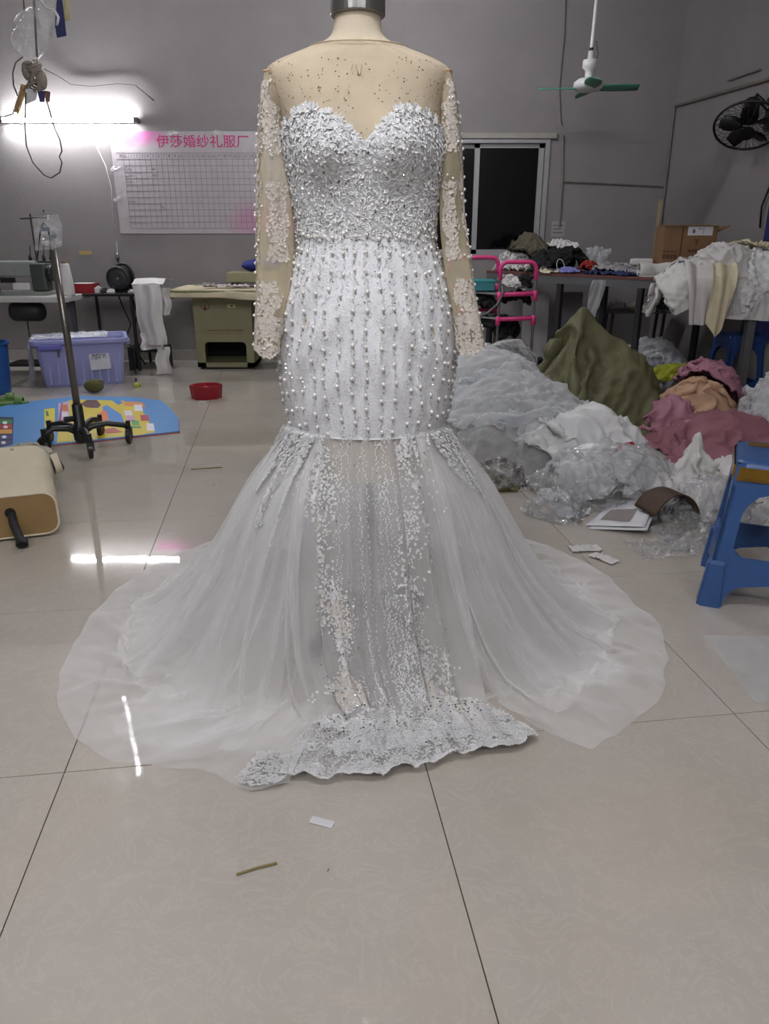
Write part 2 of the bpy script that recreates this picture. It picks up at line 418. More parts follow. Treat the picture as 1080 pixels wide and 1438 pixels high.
for s in (-1,1): obj('end_cap', MB().bx((s*hl-.015,-.09,-.02),(s*hl+.015,-.04,.02)), GREYSTEEL, t)
obj('tube', MB().tube([(-hl+.015,-.07,0),(hl-.015,-.07,0)], .017, 12), emit('wall_tube_glow',(252,252,255),TUBE_WALL*4), t, smooth=True)
# ------------------------------------------------------------------ dress form and wedding dress
DY = 2.0
def rowz(y): return at(540,y,DY)[2]
ROWS = [ # image row, left, right edge of the figure, depth front, depth back
 (20,467,538,.058,.062),(34,466,539,.058,.062),(50,463,541,.060,.064),(58,455,547,.062,.066),(64,441,560,.066,.068),(70,428,577,.070,.07),(77,408,597,.074,.072),
 (85,388,616,.076,.073),(92,375,630,.076,.075),(98,372,633,.080,.08),(110,374,631,.088,.09),(130,381,624,.098,.10),(150,388,620,.106,.105),(170,394,619,.112,.11),
 (200,399,622,.118,.11),(225,402,621,.12,.11),(255,408,615,.116,.105),(290,415,611,.112,.10),(320,420,608,.112,.10),(345,421,609,.115,.105),(380,411,620,.132,.13),
 (420,399,632,.152,.155),(455,394,637,.165,.17),(490,392,639,.172,.175),(525,395,636,.174,.175),(560,401,632,.172,.172),(590,408,625,.168,.168),(615,413,620,.166,.166),(660,420,612,.16,.16)]
_z = np.array([rowz(r[0]) for r in ROWS]); _a = []; _c = []
for y,l,r,_,_ in ROWS: pl, pr = at(l,y,DY), at(r,y,DY); _a.append((pr[0]-pl[0])/2); _c.append((pr[0]+pl[0])/2)
_fz = np.linspace(_z.min(), _z.max(), 400); _o = np.argsort(_z)
def _s(v, k=14): return smooth1(np.interp(_fz, _z[_o], np.array(v)[_o]), k)
A_, C_, BF_, BB_ = _s(_a), _s(_c,60), _s([r[3] for r in ROWS],40), _s([r[4] for r in ROWS],40)
ZB = rowz(218)
def body(th, z, off=0.0):
    th = np.asarray(th, float); z = np.asarray(z, float); th, z = np.broadcast_arrays(th, z)
    a = np.interp(z,_fz,A_)+off; c = np.interp(z,_fz,C_); bf = np.interp(z,_fz,BF_)+off; bb = np.interp(z,_fz,BB_)+off
    s, k = np.sin(th), np.cos(th)
    x = c+a*s; y = DY-np.where(k > 0, bf, bb)*k
    g = np.exp(-((z-ZB)/np.where(z > ZB,.062,.055))**2)*np.clip(k*1.6,0,1)
    y = y-0.042*g*(np.exp(-((x-c-.088)/.062)**2)+np.exp(-((x-c+.088)/.062)**2))
    return np.stack([x,y,z],-1)
def bnorm(th, z, off=0.0):
    e = 1e-3; du = body(th+e,z,off)-body(th-e,z,off); dz = body(th,z+e,off)-body(th,z-e,off)
    n = np.cross(du,dz); n /= np.linalg.norm(n,axis=-1,keepdims=True)+1e-12; return n
SEAM_Z = 0.636
CX = float(np.interp(SEAM_Z,_fz,C_)); C0 = np.array([CX,DY])
LINEN = M('beige_linen', (203,191,169), 0.85, var=0.10, scale=9, bump=0.3, bscale=500, spec=0.15)
NUDE = sheer('nude_net', (222,209,188), 0.22, 0.8, 1.4, var=0.1, trl=0.3)
SLEEVE = sheer('sheer_sleeve_net', (232,220,190), 0.32, 1.0, 1.3, var=0.15, trl=0.35)
CHROME = M('brushed_metal', (150,148,145), 0.28, 0.9, var=0.15, scale=5)
DRESSW = M('dress_satin', (226,227,230), 0.55, var=0.04, scale=40, bump=0.35, bscale=220, spec=0.3)
LACE = M('white_lace', (222,222,222), 0.6, var=0.06, scale=60, spec=0.35)
SHADE_LACE = M('shadow_tint_lace', (208,200,190), 0.6, var=0.08, scale=60, spec=0.35)  # beige copy of the lace, shadow painted into its colour
SLACE = M('sleeve_lace_thread', (206,198,188), 0.6, var=0.1, scale=60)
HLACE = M('hem_lace', (206,206,206), 0.6, var=0.1, scale=60)
SEQUIN = M('silver_crystal', (150,150,152), 0.12, 0.85, var=0.3, scale=200)
PEARL = M('pearl', (240,236,230), 0.18, var=0.03, spec=0.7)
DTULLE = sheer('dress_tulle', (246,246,246), 0.23, 0.97, 1.4, var=0.12, trl=0.4)
DNET = sheer('panel_net', (242,242,242), 0.36, 0.95, 1.5, var=0.12, trl=0.4)

form = thing('dress_form', 'beige linen dress form wearing the white wedding dress', 'mannequin', (CX,DY,0))
th = np.linspace(-PI,PI,72,endpoint=False)
zz = np.concatenate([np.linspace(rowz(20),rowz(100),26), np.linspace(rowz(103),rowz(655),60)])
obj('torso', MB().grid(body(th[None,:],zz[:,None],-.006),closed=True), LINEN, form, smooth=True, w2l=True)
nz = rowz(20); ncx = float(np.interp(nz,_fz,C_))
m = MB().lathe([(.001,0),(.062,0),(.063,.003),(.063,.040),(.060,.043),(.02,.043),(.001,.043)],40,(ncx,DY+.002,nz-.004)); cap_ = obj('neck_cap', m, CHROME, form, smooth=False, bev=.001, w2l=True)
obj('cap_knob', MB().lathe([(.001,0),(.008,0),(.008,.02),(.018,.026),(.018,.04),(.001,.045)],20,(ncx,DY,nz+.038)), CHROME, form, smooth=True, w2l=True)
ring = [body(q,rowz(66),.002) for q in np.linspace(-PI,PI,49)]
obj('neck_seam', MB().tube(ring,.0016,5,cap=False), M('seam_thread',(184,168,140),.9), form, smooth=True, w2l=True)
q = body(0.02,rowz(112),-.0045)-[0,.002,0]; sm_ = MB()
for x,z,l,r_ in ((-.014,.010,.014,.3),(-.012,-.002,.004,0),(-.002,.004,.024,-.32),(.006,.004,.024,.18),(.002,-.004,.010,1.57),(.009,-.014,.012,.1)): sm_.box(q+[x,0,z],(.0016,.001,l),ry=r_)
obj('size_print', sm_, M('faded_ink',(158,142,116),.9), form, w2l=True, label='faded printed mark on the chest', kind='stuff')
obj('base_plate', MB().tube([(0,0,.63),(0,0,.645)],.15,32), M('form_wood',(150,110,64),.6), form)
obj('stand_pole', MB().tube([(0,0,.05),(0,0,.63)],.016,12), STEEL, form, smooth=True)
for k in range(4):
    q = k*PI/2+PI/4; c,s = math.cos(q),math.sin(q)
    lg = obj('stand_leg', MB().tube([(0,0,.10),(.08*c,.08*s,.10),(.17*c,.17*s,.075),(.2*c,.2*s,.055)],.013,8), BLACKP, form, smooth=True)
    obj('caster', MB().tube([(.2*c-.012*s,.2*s+.012*c,.026),(.2*c+.012*s,.2*s-.012*c,.026)],.026,14), BLACKP, lg)

dress = thing('wedding_dress', 'white long-sleeved mermaid wedding dress with pearls and tulle train on the dress form', 'dress', (CX,DY,0))
# sweetheart neckline as a function of the angle round the body
NK = [(-180,205),(-115,200),(-90,200),(-75,186),(-60,174),(-45,165),(-33,161),(-24,163),(-14,174),(-6,190),(0,203),(2,206),(4,203),(10,190),(17,177),(25,165),(36,160),(48,164),(62,174),(78,186),(92,200),(118,200),(180,205)]
def neck_y(deg): return np.interp(deg,[k[0] for k in NK],[k[1] for k in NK])
ncol = 220; th = np.linspace(-PI,PI,ncol,endpoint=False); deg = np.degrees(th)
def zrow(y):  # vectorised row -> height on the plane of the body
    y = np.asarray(y,float); u = -(y-719)/FPX; return CAM_H+DY*(-sp+u*cp)/(cp+u*sp)
WY = 318
ztop = zrow(neck_y(deg)+1.2*np.sin(deg*1.1)+.8*np.sin(deg*2.7)); zw = rowz(WY)
ts = np.linspace(0,1,40)[:,None]
P = body(th[None,:],ztop[None,:]*(1-ts)+zw*ts,.003)
obj('bodice', MB().grid(P,closed=True), DRESSW, dress, smooth=True, w2l=True)
# fitted skirt with soft drag folds
zs = np.linspace(zw,SEAM_Z,80)[:,None]; T_ = np.broadcast_to(th[None,:],(80,ncol)); Zs = np.broadcast_to(zs,(80,ncol))
def fold(t,z):
    h = (zw-z)/(zw-SEAM_Z); f = np.sin(PI*np.clip(h,0,1))
    return f*(.008*np.sin(9*np.abs(t)+ (z*38)+.6)*np.exp(-(np.abs(t)-.7)**2/.35)+.0022*np.sin(23*t+1.0+6*h))
def skirt_pt(t,z,off=0.0): return body(t,z,.003+off)+bnorm(t,z)*fold(t,z)[...,None]
obj('fitted_skirt', MB().grid(skirt_pt(T_,Zs),closed=True), DRESSW, dress, smooth=True, w2l=True)
q = [skirt_pt(np.array(a),np.array(SEAM_Z+.002),.001) for a in np.linspace(-PI,PI,97)]
obj('skirt_seam', MB().tube(q,.0025,5,cap=False), DRESSW, dress, smooth=True, w2l=True)
# net yoke
zt = rowz(67)
ts = np.linspace(0,1,40)[:,None]
obj('net_yoke', MB().grid(body(th[None,:],zt*(1-ts)+(ztop[None,:]-.01)*ts,-.0015),closed=True), NUDE, dress, smooth=True, w2l=True)

# ---------- lace, crystals, pearls
def frame_of(N):
    r = np.where(np.abs(N[:,2:3]) < .9, np.array([[0,0,1.]]), np.array([[1.,0,0]]))
    U = np.cross(r,N); U /= np.linalg.norm(U,axis=1,keepdims=True)+1e-12; return U, np.cross(N,U)
def leafs(P,N,ang,L,W,lift=.3):
    """one bent four-cornered leaf or petal at each point"""
    U,Vv = frame_of(N); ang = np.asarray(ang); D = U*np.cos(ang)[:,None]+Vv*np.sin(ang)[:,None]; S = np.cross(N,D)
    L = np.broadcast_to(L,(len(P),))[:,None]; W = np.broadcast_to(W,(len(P),))[:,None]
    b = P; t = P+D*L+N*L*lift; m = P+D*L*.5+N*L*(lift*.9)
    V = np.stack([b, m+S*W*.5, t, m-S*W*.5],1).reshape(-1,3); n = len(P)
    F = [(4*i,4*i+1,4*i+2) for i in range(n)]+[(4*i,4*i+2,4*i+3) for i in range(n)]
    return V,F
def flowers(P,N,size,k=5,lift=.38):
    n = len(P); a0 = rng.uniform(0,6.28,n); size = np.broadcast_to(size,(n,))
    ang = (a0[:,None]+np.arange(k)[None,:]*2*PI/k).ravel(); rep = lambda x: np.repeat(x,k,axis=0)
    return leafs(rep(P),rep(N),ang,rep(size)*.55,rep(size)*.40,lift)
def gems(P,N,r):
    U,Vv = frame_of(N); o = []; n = len(P); r = np.broadcast_to(r,(n,))[:,None]
    for a in range(4): o.append(P+r*(U*math.cos(a*PI/2)+Vv*math.sin(a*PI/2)))
    V = np.stack(o+[P+N*r*1.1],1).reshape(-1,3)
    F = [(5*i+a,5*i+(a+1)%4,5*i+4) for i in range(n) for a in range(4)]
    return V,F
def pearls(mb,P,r):
    for p in P: mb.ball(p,r,8,6)
FR = 2.1
lace = MB(); shade_mb = MB(); gm = MB(); pr = MB()
n = 3400; t_ = rng.uniform(-FR,FR,n); zt_ = np.interp(t_,th,ztop); lo = rowz(335); z_ = zt_-(zt_-lo)*rng.uniform(0,1,n)**.9
Pq = body(t_,z_,.0035); Nq = bnorm(t_,z_); lace.add(*flowers(Pq,Nq,rng.uniform(.008,.016,n)))
n = 2600; t_ = rng.uniform(-FR,FR,n); zt_ = np.interp(t_,th,ztop); z_ = zt_-(zt_-rowz(330))*rng.uniform(0,1,n)
lace.add(*leafs(body(t_,z_,.004),bnorm(t_,z_),rng.uniform(0,6.28,n),rng.uniform(.008,.016,n),rng.uniform(.004,.007,n),.4))
# scalloped flowers standing over the neckline
for dg_,s in ((-36,.022),(-30,.02),(-42,.02),(34,.02),(40,.022),(-58,.018),(60,.018),(-22,.016),(26,.018),(-50,.018),(50,.018)):
    t_ = np.radians(np.full(3,dg_)+rng.uniform(-3,3,3)); z_ = np.interp(t_,th,ztop)+rng.uniform(-.004,.006,3)
    lace.add(*flowers(body(t_,z_,.005),bnorm(t_,z_),s,6))
n = 420; t_ = rng.uniform(-FR,FR,n); z_ = np.interp(t_,th,ztop)-rng.uniform(.005,.30,n); gm.add(*gems(body(t_,z_,.0075),bnorm(t_,z_),rng.uniform(.0018,.0032,n)))
n = 140; t_ = rng.uniform(-1.8,1.8,n); z_ = np.interp(t_,th,ztop)-rng.uniform(.01,.30,n); pearls(pr,body(t_,z_,.0085),.0030)
# yoke crystals: darker upper, paler near the neckline
n = 150; t_ = rng.uniform(-1.35,1.35,n); ztn = np.interp(t_,th,ztop); z_ = ztn+(rowz(82)-ztn)*rng.uniform(.03,.95,n)
ygm = MB().add(*gems(body(t_,z_,.0005),bnorm(t_,z_),rng.uniform(.0012,.0022,n)))
# rows of pearls and embroidered chains down the fitted skirt
for ci,td in enumerate(np.arange(-2.0,2.01,.155)):
    zc = rowz(322+rng.uniform(0,14)); k = 0; x0 = td+rng.uniform(-.02,.02)
    while zc > SEAM_Z+.012:
        tt = x0+.012*math.sin(zc*40+ci); zz_ = np.array([zc]); ta = np.array([tt])
        p = skirt_pt(ta,zz_,.004); pearls(pr,p,.0046)
        p2 = skirt_pt(ta+.01,zz_-.009,.002); gm.add(*gems(p2,bnorm(ta,zz_),.0026))
        if rng.random() < .7: gm.add(*gems(skirt_pt(ta+rng.uniform(-.03,.03),zz_-.022,.002),bnorm(ta,zz_),.0022))
        zc -= .034+rng.uniform(0,.016)
    zl = np.arange(SEAM_Z+.004,rowz(330),.0052); tl = x0+.012*np.sin(zl*40+ci)+.010*np.sin(zl*310)
    keep = rng.random(len(zl)) < .8; zl, tl = zl[keep], tl[keep]
    lace.add(*leafs(skirt_pt(tl,zl,.0012),bnorm(tl,zl),rng.uniform(.6,2.6,len(zl)),.0095,.0046,.3))
n = 1500; t_ = rng.uniform(-FR,FR,n); z_ = SEAM_Z+(rowz(330)-SEAM_Z)*rng.uniform(0,1,n)
lace.add(*leafs(skirt_pt(t_,z_,.001),bnorm(t_,z_),rng.uniform(0,6.28,n),rng.uniform(.006,.012,n),rng.uniform(.003,.005,n),.25))

# ---------- sleeves
SL = {'l':[(101,371,391),(120,369,393),(150,366,397),(200,363,402),(250,361,409),(300,360.5,412),(350,361,413),(400,361,408),(440,360,400),(470,359,396),(492,358,392)],
      'r':[(101,617,634),(120,619,637),(150,618,642),(200,619,647),(250,618,649),(300,617,651),(335,619,656),(400,628,664),(440,637,671),(470,640,677),(488,642,680)]}
def make_sleeve(key):
    R = SL[key]; sgn = -1 if key == 'l' else 1; ys = np.linspace(R[0][0],R[-1][0],60); n = 36
    Ys = np.interp(ys,[101,200,300,400,500],[2.0,2.0,1.99,1.95,1.90])
    dp = np.interp(ys,[101,130,300,400,500],[.022,.04,.042,.034,.03])
    C = []; A = []
    for y,Yp in zip(ys,Ys):
        l = np.interp(y,[r[0] for r in R],[r[1] for r in R]); r_ = np.interp(y,[r[0] for r in R],[r[2] for r in R])
        a,b = at(l,y,Yp),at(r_,y,Yp); C.append((a+b)/2); A.append((b[0]-a[0])/2)
    C = np.array(C); A = smooth1(np.array(A),6)
    def surf(v,q,off=0.0):
        i = np.asarray(v)*59; f = lambda ar: np.interp(i,np.arange(60),ar)
        wob = 1+.10*np.sin(3*q+v*5)+.06*np.sin(5*q-v*9)
        x = f(C[:,0])+(f(A)+off)*np.sin(q); y = f(C[:,1])-(f(dp)*wob+off)*np.cos(q); z = f(C[:,2])
        z = z-np.clip((v-.93)/.07,0,1)*.022*np.clip(np.cos(q+sgn*.2),0,1)**3      # pointed cuff over the hand
        return np.stack([x,y,z],-1)
    q = np.linspace(-PI,PI,n,endpoint=False)
    sl = obj('sleeve', MB().grid(surf(np.linspace(0,1,60)[:,None]+0*q[None,:],q[None,:]+0*np.linspace(0,1,60)[:,None]),closed=True), SLEEVE, dress, smooth=True, w2l=True)
    L = MB(); Pm = MB()
    def put(v,q,size=(.006,.0115),pet=5):
        e = 1e-3; p = surf(v,q,.001); du = surf(v,q+e)-surf(v,q-e); dv = surf(v+e,q)-surf(v-e,q)
        N = np.cross(dv,du); N /= np.linalg.norm(N,axis=1,keepdims=True)+1e-12
        o = p-np.stack([np.interp(v*59,np.arange(60),C[:,k]) for k in range(3)],1); N *= np.sign((N*o).sum(1))[:,None]
        L.add(*flowers(p,N,rng.uniform(size[0],size[1],len(v)),pet)); return p,N
    def zone(n,v0,v1,q0,q1):
        v = rng.uniform(v0,v1,n); c = (q0+q1)/2; h = (q1-q0)/2*(.80+.20*np.sin(v*47+1)); return v,(c+h*rng.uniform(-1,1,n))*(-sgn*-1)
    for a in ((330,.04,.28,-.4,1.9),(420,.20,.52,.5,2.2),(120,.12,.30,-1.1,.3),(360,.40,.68,-.9,.35),(160,.48,.68,.7,1.8),(520,.75,.99,-.8,1.9),(420,.88,.995,-2.9,2.9),(110,.5,.95,1.2,1.9)): put(*zone(*a))
    v = np.linspace(.12,.98,18)+rng.uniform(-.01,.01,18); Pq = surf(v,np.full(18,sgn*1.5)+rng.uniform(-.2,.2,18),.004); pearls(Pm,Pq,.0042)
    v = rng.uniform(.1,.98,26); pearls(Pm,surf(v,sgn*rng.uniform(-.6,1.5,26),.004),.003)
    o = obj('sleeve_lace', L, SLACE, sl, w2l=False, kind='stuff'); o.data.transform(Matrix.Translation(-Vector(dress.location)))
    o = obj('sleeve_pearls', Pm, PEARL, sl, smooth=True, kind='stuff'); o.data.transform(Matrix.Translation(-Vector(dress.location)))
    # cap edging of the armhole
    e = [surf(np.array(0.0),np.array(k)) for k in np.linspace(-PI,PI,25)]
    o = obj('armhole_edge', MB().tube(e,.003,6,cap=False), M('nude_binding',(196,164,124),.8), sl, smooth=True); o.data.transform(Matrix.Translation(-Vector(dress.location)))
make_sleeve('l'); make_sleeve('r')

# ---------- the flared skirt
HEM = [(-180,.95),(-120,.90),(-86,.855),(-73,.867),(-61,.87),(-52,.87),(-43,.84),(-30,.74),(-19,.753),(-12,.70),(0,.66),(20,.63),(40,.64),(42,.78),(51,.79),(63,.84),(73,.84),(90,.88),(100,.86),(120,.90),(180,.95)]
RF = [(-180,.76),(-90,.71),(-60,.64),(-40,.55),(-20,.47),(0,.45),(25,.46),(45,.54),(65,.62),(90,.70),(180,.76)]
def interp_deg(tab,d): return np.interp(d,[k[0] for k in tab],[k[1] for k in tab])
def seam_r(t):
    p = body(t,np.full_like(t,SEAM_Z),.004); return np.hypot(p[...,0]-CX,p[...,1]-DY)
PZ = [(0,1.0),(.08,.89),(.24,.73),(.47,.38),(.70,.15),(.86,.055),(1,0.0)]
_pg = np.linspace(0,1,200); _pz = smooth1(np.interp(_pg,[p[0] for p in PZ],[p[1] for p in PZ]),150); _pz = (_pz-_pz[-1])/(_pz[0]-_pz[-1])
def flare(tt,tb,s,kf,amp,seed,lift,hemk=1.0,rin=0.0,hem=None):
    """point of the skirt: top angle tt, floor angle tb, s 0 at the seam, 1 where it meets the floor, 2 at the hem"""
    k = np.clip(s,0,1); d = tt+(tb-tt)*k**1.1; dd = np.degrees(d)
    rf = interp_deg(RF,dd)-rin; rh = (interp_deg(HEM,dd) if hem is None else hem)*hemk; rh = np.maximum(rh,rf+.02)
    r0 = seam_r(tt)-rin*.2; q = np.clip(s-1,0,1)
    r = r0+(rf-r0)*k+(rh-rf)*q
    rh0 = interp_deg(HEM,dd) if hem is None else hem
    if hemk < .9: rh2 = (interp_deg(HEM,dd) if hem is None else hem)*(hemk+.02+.11*np.sin(3*tt+seed)+.07*np.sin(7*tt+2*seed)+.03*np.sin(17*tt)); r = r0+(rf-r0)*k+(np.clip(rh2,rf+.03,np.maximum(rh0*.97,rf+.03))-rf)*q
    z = (SEAM_Z-.004)*np.interp(k,_pg,_pz)
    ph = np.random.default_rng(seed).uniform(0,6.28,6)
    f = (np.sin(kf*tt+ph[0])+.7*np.sin(kf*1.63*tt+ph[1])+.5*np.sin(kf*2.41*tt+ph[2]))/1.6
    f = np.sign(f)*np.abs(f)**.8
    rg = np.random.default_rng(seed+50); td = np.degrees(tt); pk = np.zeros_like(r)
    for a0 in rg.uniform(-180,180,46): w0 = rg.uniform(.8,2.2); h0 = rg.uniform(.010,.034); pk += h0*np.exp(-((td-a0-rg.uniform(-3,3)*k)/w0)**2)
    r = r+pk*k*(1-.9*q)
    am = amp*np.clip(k*1.5,0.08,1)*(1-.55*q)
    r = r+am*f*(1-.75*q)
    nx = np.sin(d)*r; ny = -np.cos(d)*r
    fl = np.sin(11*nx+ph[3]+5*ny)*np.sin(9*ny+ph[4]-4*nx)
    g = np.abs(np.sin(kf*1.1*tt+ph[5]+3*q))
    zf = lift+q*(1-q)*4*.012*np.clip(f,0,1)+np.clip(k*8-7,0,1)*(.007*(1+fl)*(1-.75*q)+.010*(g**6)*(1-q*.6))
    return np.stack([CX+nx,DY+ny,z+zf],-1)
def flare_grid(t0,t1,b0,b1,nu,nv,*a,**k):
    w_ = np.linspace(0,1,nu)[None,:]; s = np.concatenate([np.linspace(0,1,int(nv*.6)),np.linspace(1,2,nv-int(nv*.6)+1)[1:]])[:,None]
    tt = np.radians(t0+(t1-t0)*w_)+0*s; tb = np.radians(b0+(b1-b0)*w_)+0*s
    return flare(tt,tb,s+0*w_,*a,**k)
def sk(name,P,mat,sub=0,**k): return obj(name, MB().grid(P), mat, dress, smooth=True, w2l=True, sub=sub, **k)
sk('inner_tulle', flare_grid(-180,180,-180,180,300,50,15,.018,3,.004,hemk=.74,rin=.06), DTULLE)
sk('tulle_layer', flare_grid(-185,-40,-185,-13,220,70,17,.034,11,.010), DTULLE)
sk('tulle_layer', flare_grid(-184,-36,-184,-26,220,70,13,.026,29,.016,hemk=.74,rin=-.012), DTULLE)
sk('tulle_layer', flare_grid(40,182,40,182,220,70,17,.030,17,.010), DTULLE)
sk('tulle_layer', flare_grid(44,183,46,183,220,70,13,.026,31,.016,hemk=.76,rin=-.012), DTULLE)
# lace front panel
PT0,PT1,PB0,PB1 = -50,52,-15,37
LHEM = [(-30,.70),(-13.6,.69),(4.2,.657),(21,.63),(37,.675),(60,.69)]
def panel(u,s,off=0.0):
    """u -1..1 across, s 0..2 down"""
    w_ = (u+1)/2; tt = np.radians(PT0+(PT1-PT0)*w_); tb = np.radians(PB0+(PB1-PB0)*w_)
    dd = np.degrees(tt+(tb-tt)*np.clip(s,0,1)**1.1)
    p = flare(tt,tb,s,9.0,.012,5,.014,hem=interp_deg(LHEM,dd)+.006*np.sin(u*17+1)+.003*np.abs(np.sin(u*45)),rin=.02)
    k = np.clip(s,0,1); amp = (.004+.020*k)*np.clip(1.7-s,0.0,1)
    pl = amp*(np.cos(u*20)+.5*np.cos(u*31+1))+.035*k*np.exp(-((u+.12)/.07)**2)*np.clip(1.6-s,0,1)
    dx = np.sin(tt+(tb-tt)*k); dy = -np.cos(tt+(tb-tt)*k)
    p[...,0] += dx*pl; p[...,1] += dy*pl
    q = np.clip(s-1.5,0,.5)*2
    p[...,2] += np.clip(s-1,0,1)*.0035*(1+np.sin(u*29+s*3))*np.where(s > 1.02,1,0)+q*.0015*(1+np.sin(u*50))+off
    p[...,2] = np.maximum(p[...,2],.004)
    return p
uu,ss = np.meshgrid(np.linspace(-1,1,200),np.concatenate([np.linspace(0,1,60),np.linspace(1,2,40)[1:]]),indexing='xy')
sk('lace_panel', panel(uu,ss), DNET)
def pnorm(u,s):
    e = 2e-3; a = panel(u+e,s)-panel(u-e,s); b = panel(u,s+e)-panel(u,np.maximum(s-e,0)); N = np.cross(a,b)
    N /= np.linalg.norm(N,axis=-1,keepdims=True)+1e-12; N *= np.where(N[...,1:2]*1.0-N[...,2:3] > 0,-1,1); return N
def pscatter(n,mb,dens,size,kind='flower',ang=None,lift=.3):
    u = rng.uniform(-1,1,n*10); s = rng.uniform(0,2,n*10); k = rng.random(n*10) < dens(u,s); u,s = u[k][:n],s[k][:n]
    N = pnorm(u,s); p = panel(u,s)+N*.001
    if kind == 'flower': mb.add(*flowers(p,N,rng.uniform(*size,len(u)),5,lift))
    elif kind == 'gem': mb.add(*gems(p+N*.004,N,rng.uniform(*size,len(u))))
    else: mb.add(*leafs(p,N,rng.uniform(0,6.28,len(u)) if ang is None else rng.uniform(ang[0],ang[1],len(u)),rng.uniform(*size,len(u)),rng.uniform(.003,.005,len(u)),lift))
LCS = [0,.3,.55,.8,1.0,1.35,2.0]
def lcol(u,s):
    c1 = np.interp(s,LCS,[-.78,-.66,-.48,-.52,-.62,-.7,-.75]); c2 = np.interp(s,LCS,[.72,.55,.42,.48,.55,.66,.75]); wd = np.interp(s,LCS,[.20,.17,.14,.20,.24,.34,.5])
    br = .55+.45*np.sin(s*17+np.sign(u)*1.3)
    return np.clip(np.exp(-((u-c1)/(wd*br+.03))**2)+np.exp(-((u-c2)/(wd*br+.03))**2),0,1)
bot = lambda u,s: np.clip((s-1.22)/.3,0,1)
cln = fnoise(77,8,3.2)
def clump(u,s,lo=-.1): return np.clip((cln((u+1)/2,s/2)[...,0]-lo)*3,0,1)
pscatter(5600,lace,lambda u,s: np.clip(lcol(u,s)*clump(u,s,-.35)*.9,0,1),(.005,.0095),lift=.3)
pscatter(1500,lace,lambda u,s: np.clip(lcol(u,s)*(u > .15)*(.25+.75*clump(u,s*1.3+.2,-.2)),0,1),(.006,.011),lift=.3)
pscatter(700,shade_mb,lambda u,s: np.clip(lcol(u,s)*(u > .15)*clump(u,s*1.3+.2,.1)*np.clip((s-.3)/.3,0,1),0,1),(.006,.011),lift=.35)
pscatter(1700,shade_mb,lambda u,s: np.clip(lcol(u,s)*clump(u,s,.15)*np.clip((s-.2)/.3,0,1)*np.clip((1.25-s)/.2,0,1),0,1),(.006,.011),lift=.35)
hl = MB(); pscatter(2300,hl,lambda u,s: bot(u,s)*clump(u,s,-.1),(.006,.012),lift=.3); pscatter(3600,hl,lambda u,s: bot(u,s)*(.3+.7*(np.sin(u*70+3*np.sin(s*14)) > -.1)),(.006,.012),'leaf',lift=.25)
pscatter(1300,hl,lambda u,s: np.clip((s-.9)/.4,0,1)*clump(u,s,0),(.006,.012),'leaf',lift=.15)
pscatter(900,lace,lambda u,s: .7*np.exp(-s/.16)*clump(u,s,-.1),(.005,.010),'leaf',lift=.2)
pscatter(500,lace,lambda u,s: .35*np.exp(-(u/.5)**2)*clump(u,s,.2),(.003,.006),'leaf',lift=.15)
# embroidered edge along the hem
uu_ = np.linspace(-1,1,420); ss_ = np.full(420,1.985); N = pnorm(uu_,ss_); lace.add(*leafs(panel(uu_,ss_)+N*.002,N,rng.uniform(-.5,.5,420),.010,.006,.1))
# vertical vines down the middle of the panel
for uc,s0,s1 in ((-.30,.0,1.6),(-.17,.05,1.7),(-.06,.0,1.75),(.05,.1,1.7),(.13,.0,1.7),(.24,.0,1.8),(.33,.1,1.8),(.46,.0,.8),(-.42,.0,.7),(.0,.9,1.8),(.40,.9,1.8),(-.36,.95,1.8),(-.24,.2,1.7),(-.12,.4,1.75),(.09,.3,1.7),(.19,.15,1.7),(.29,.5,1.7),(-.48,.3,1.5),(.52,.5,1.6)):
    s = np.arange(s0,s1,.0075); s = s[rng.random(len(s)) < .9]; u = uc+.012*np.sin(s*21+uc*30)+.009*np.where(np.arange(len(s)) % 2,1,-1)
    N = pnorm(u,s); lace.add(*leafs(panel(u,s)+N*.0015,N,rng.uniform(.5,2.6,len(s)),.009,.0036,.2))
pscatter(160,gm,lambda u,s: np.clip(.25+lcol(u,s),0,1)*np.clip((1.7-s)/.5,0,1),(.0016,.003),'gem')
# lace sprays over the hips on the tulle
def spray(t0,t1,s1,n,seed,dr):
    r = np.random.default_rng(seed); s = r.uniform(0,1,n)**1.4*s1; tc = t0+(t1-t0)*r.uniform(0,1,n); mid = t0+(t1-t0)*dr
    tc = tc+(mid-tc)*(s/s1)*.85
    tt = np.radians(tc); a = 17 if t0 > 0 else 17; sd = 17 if t0 > 0 else 11
    p = flare(tt,tt,s,17,.030,sd,.010); p[:,:2] += (p[:,:2]-C0)/np.linalg.norm(p[:,:2]-C0,axis=1)[:,None]*.012
    N = np.concatenate([(p[:,:2]-C0),np.full((n,1),.25)],1); N /= np.linalg.norm(N,axis=1,keepdims=True)
    lace.add(*flowers(p,N,r.uniform(.007,.013,n),5,.2))
spray(-62,-40,.30,420,1,.3); spray(-85,-58,.22,380,2,.6); spray(50,80,.24,420,3,.7); spray(-52,-44,.42,180,4,.1); spray(84,100,.2,140,6,.5)
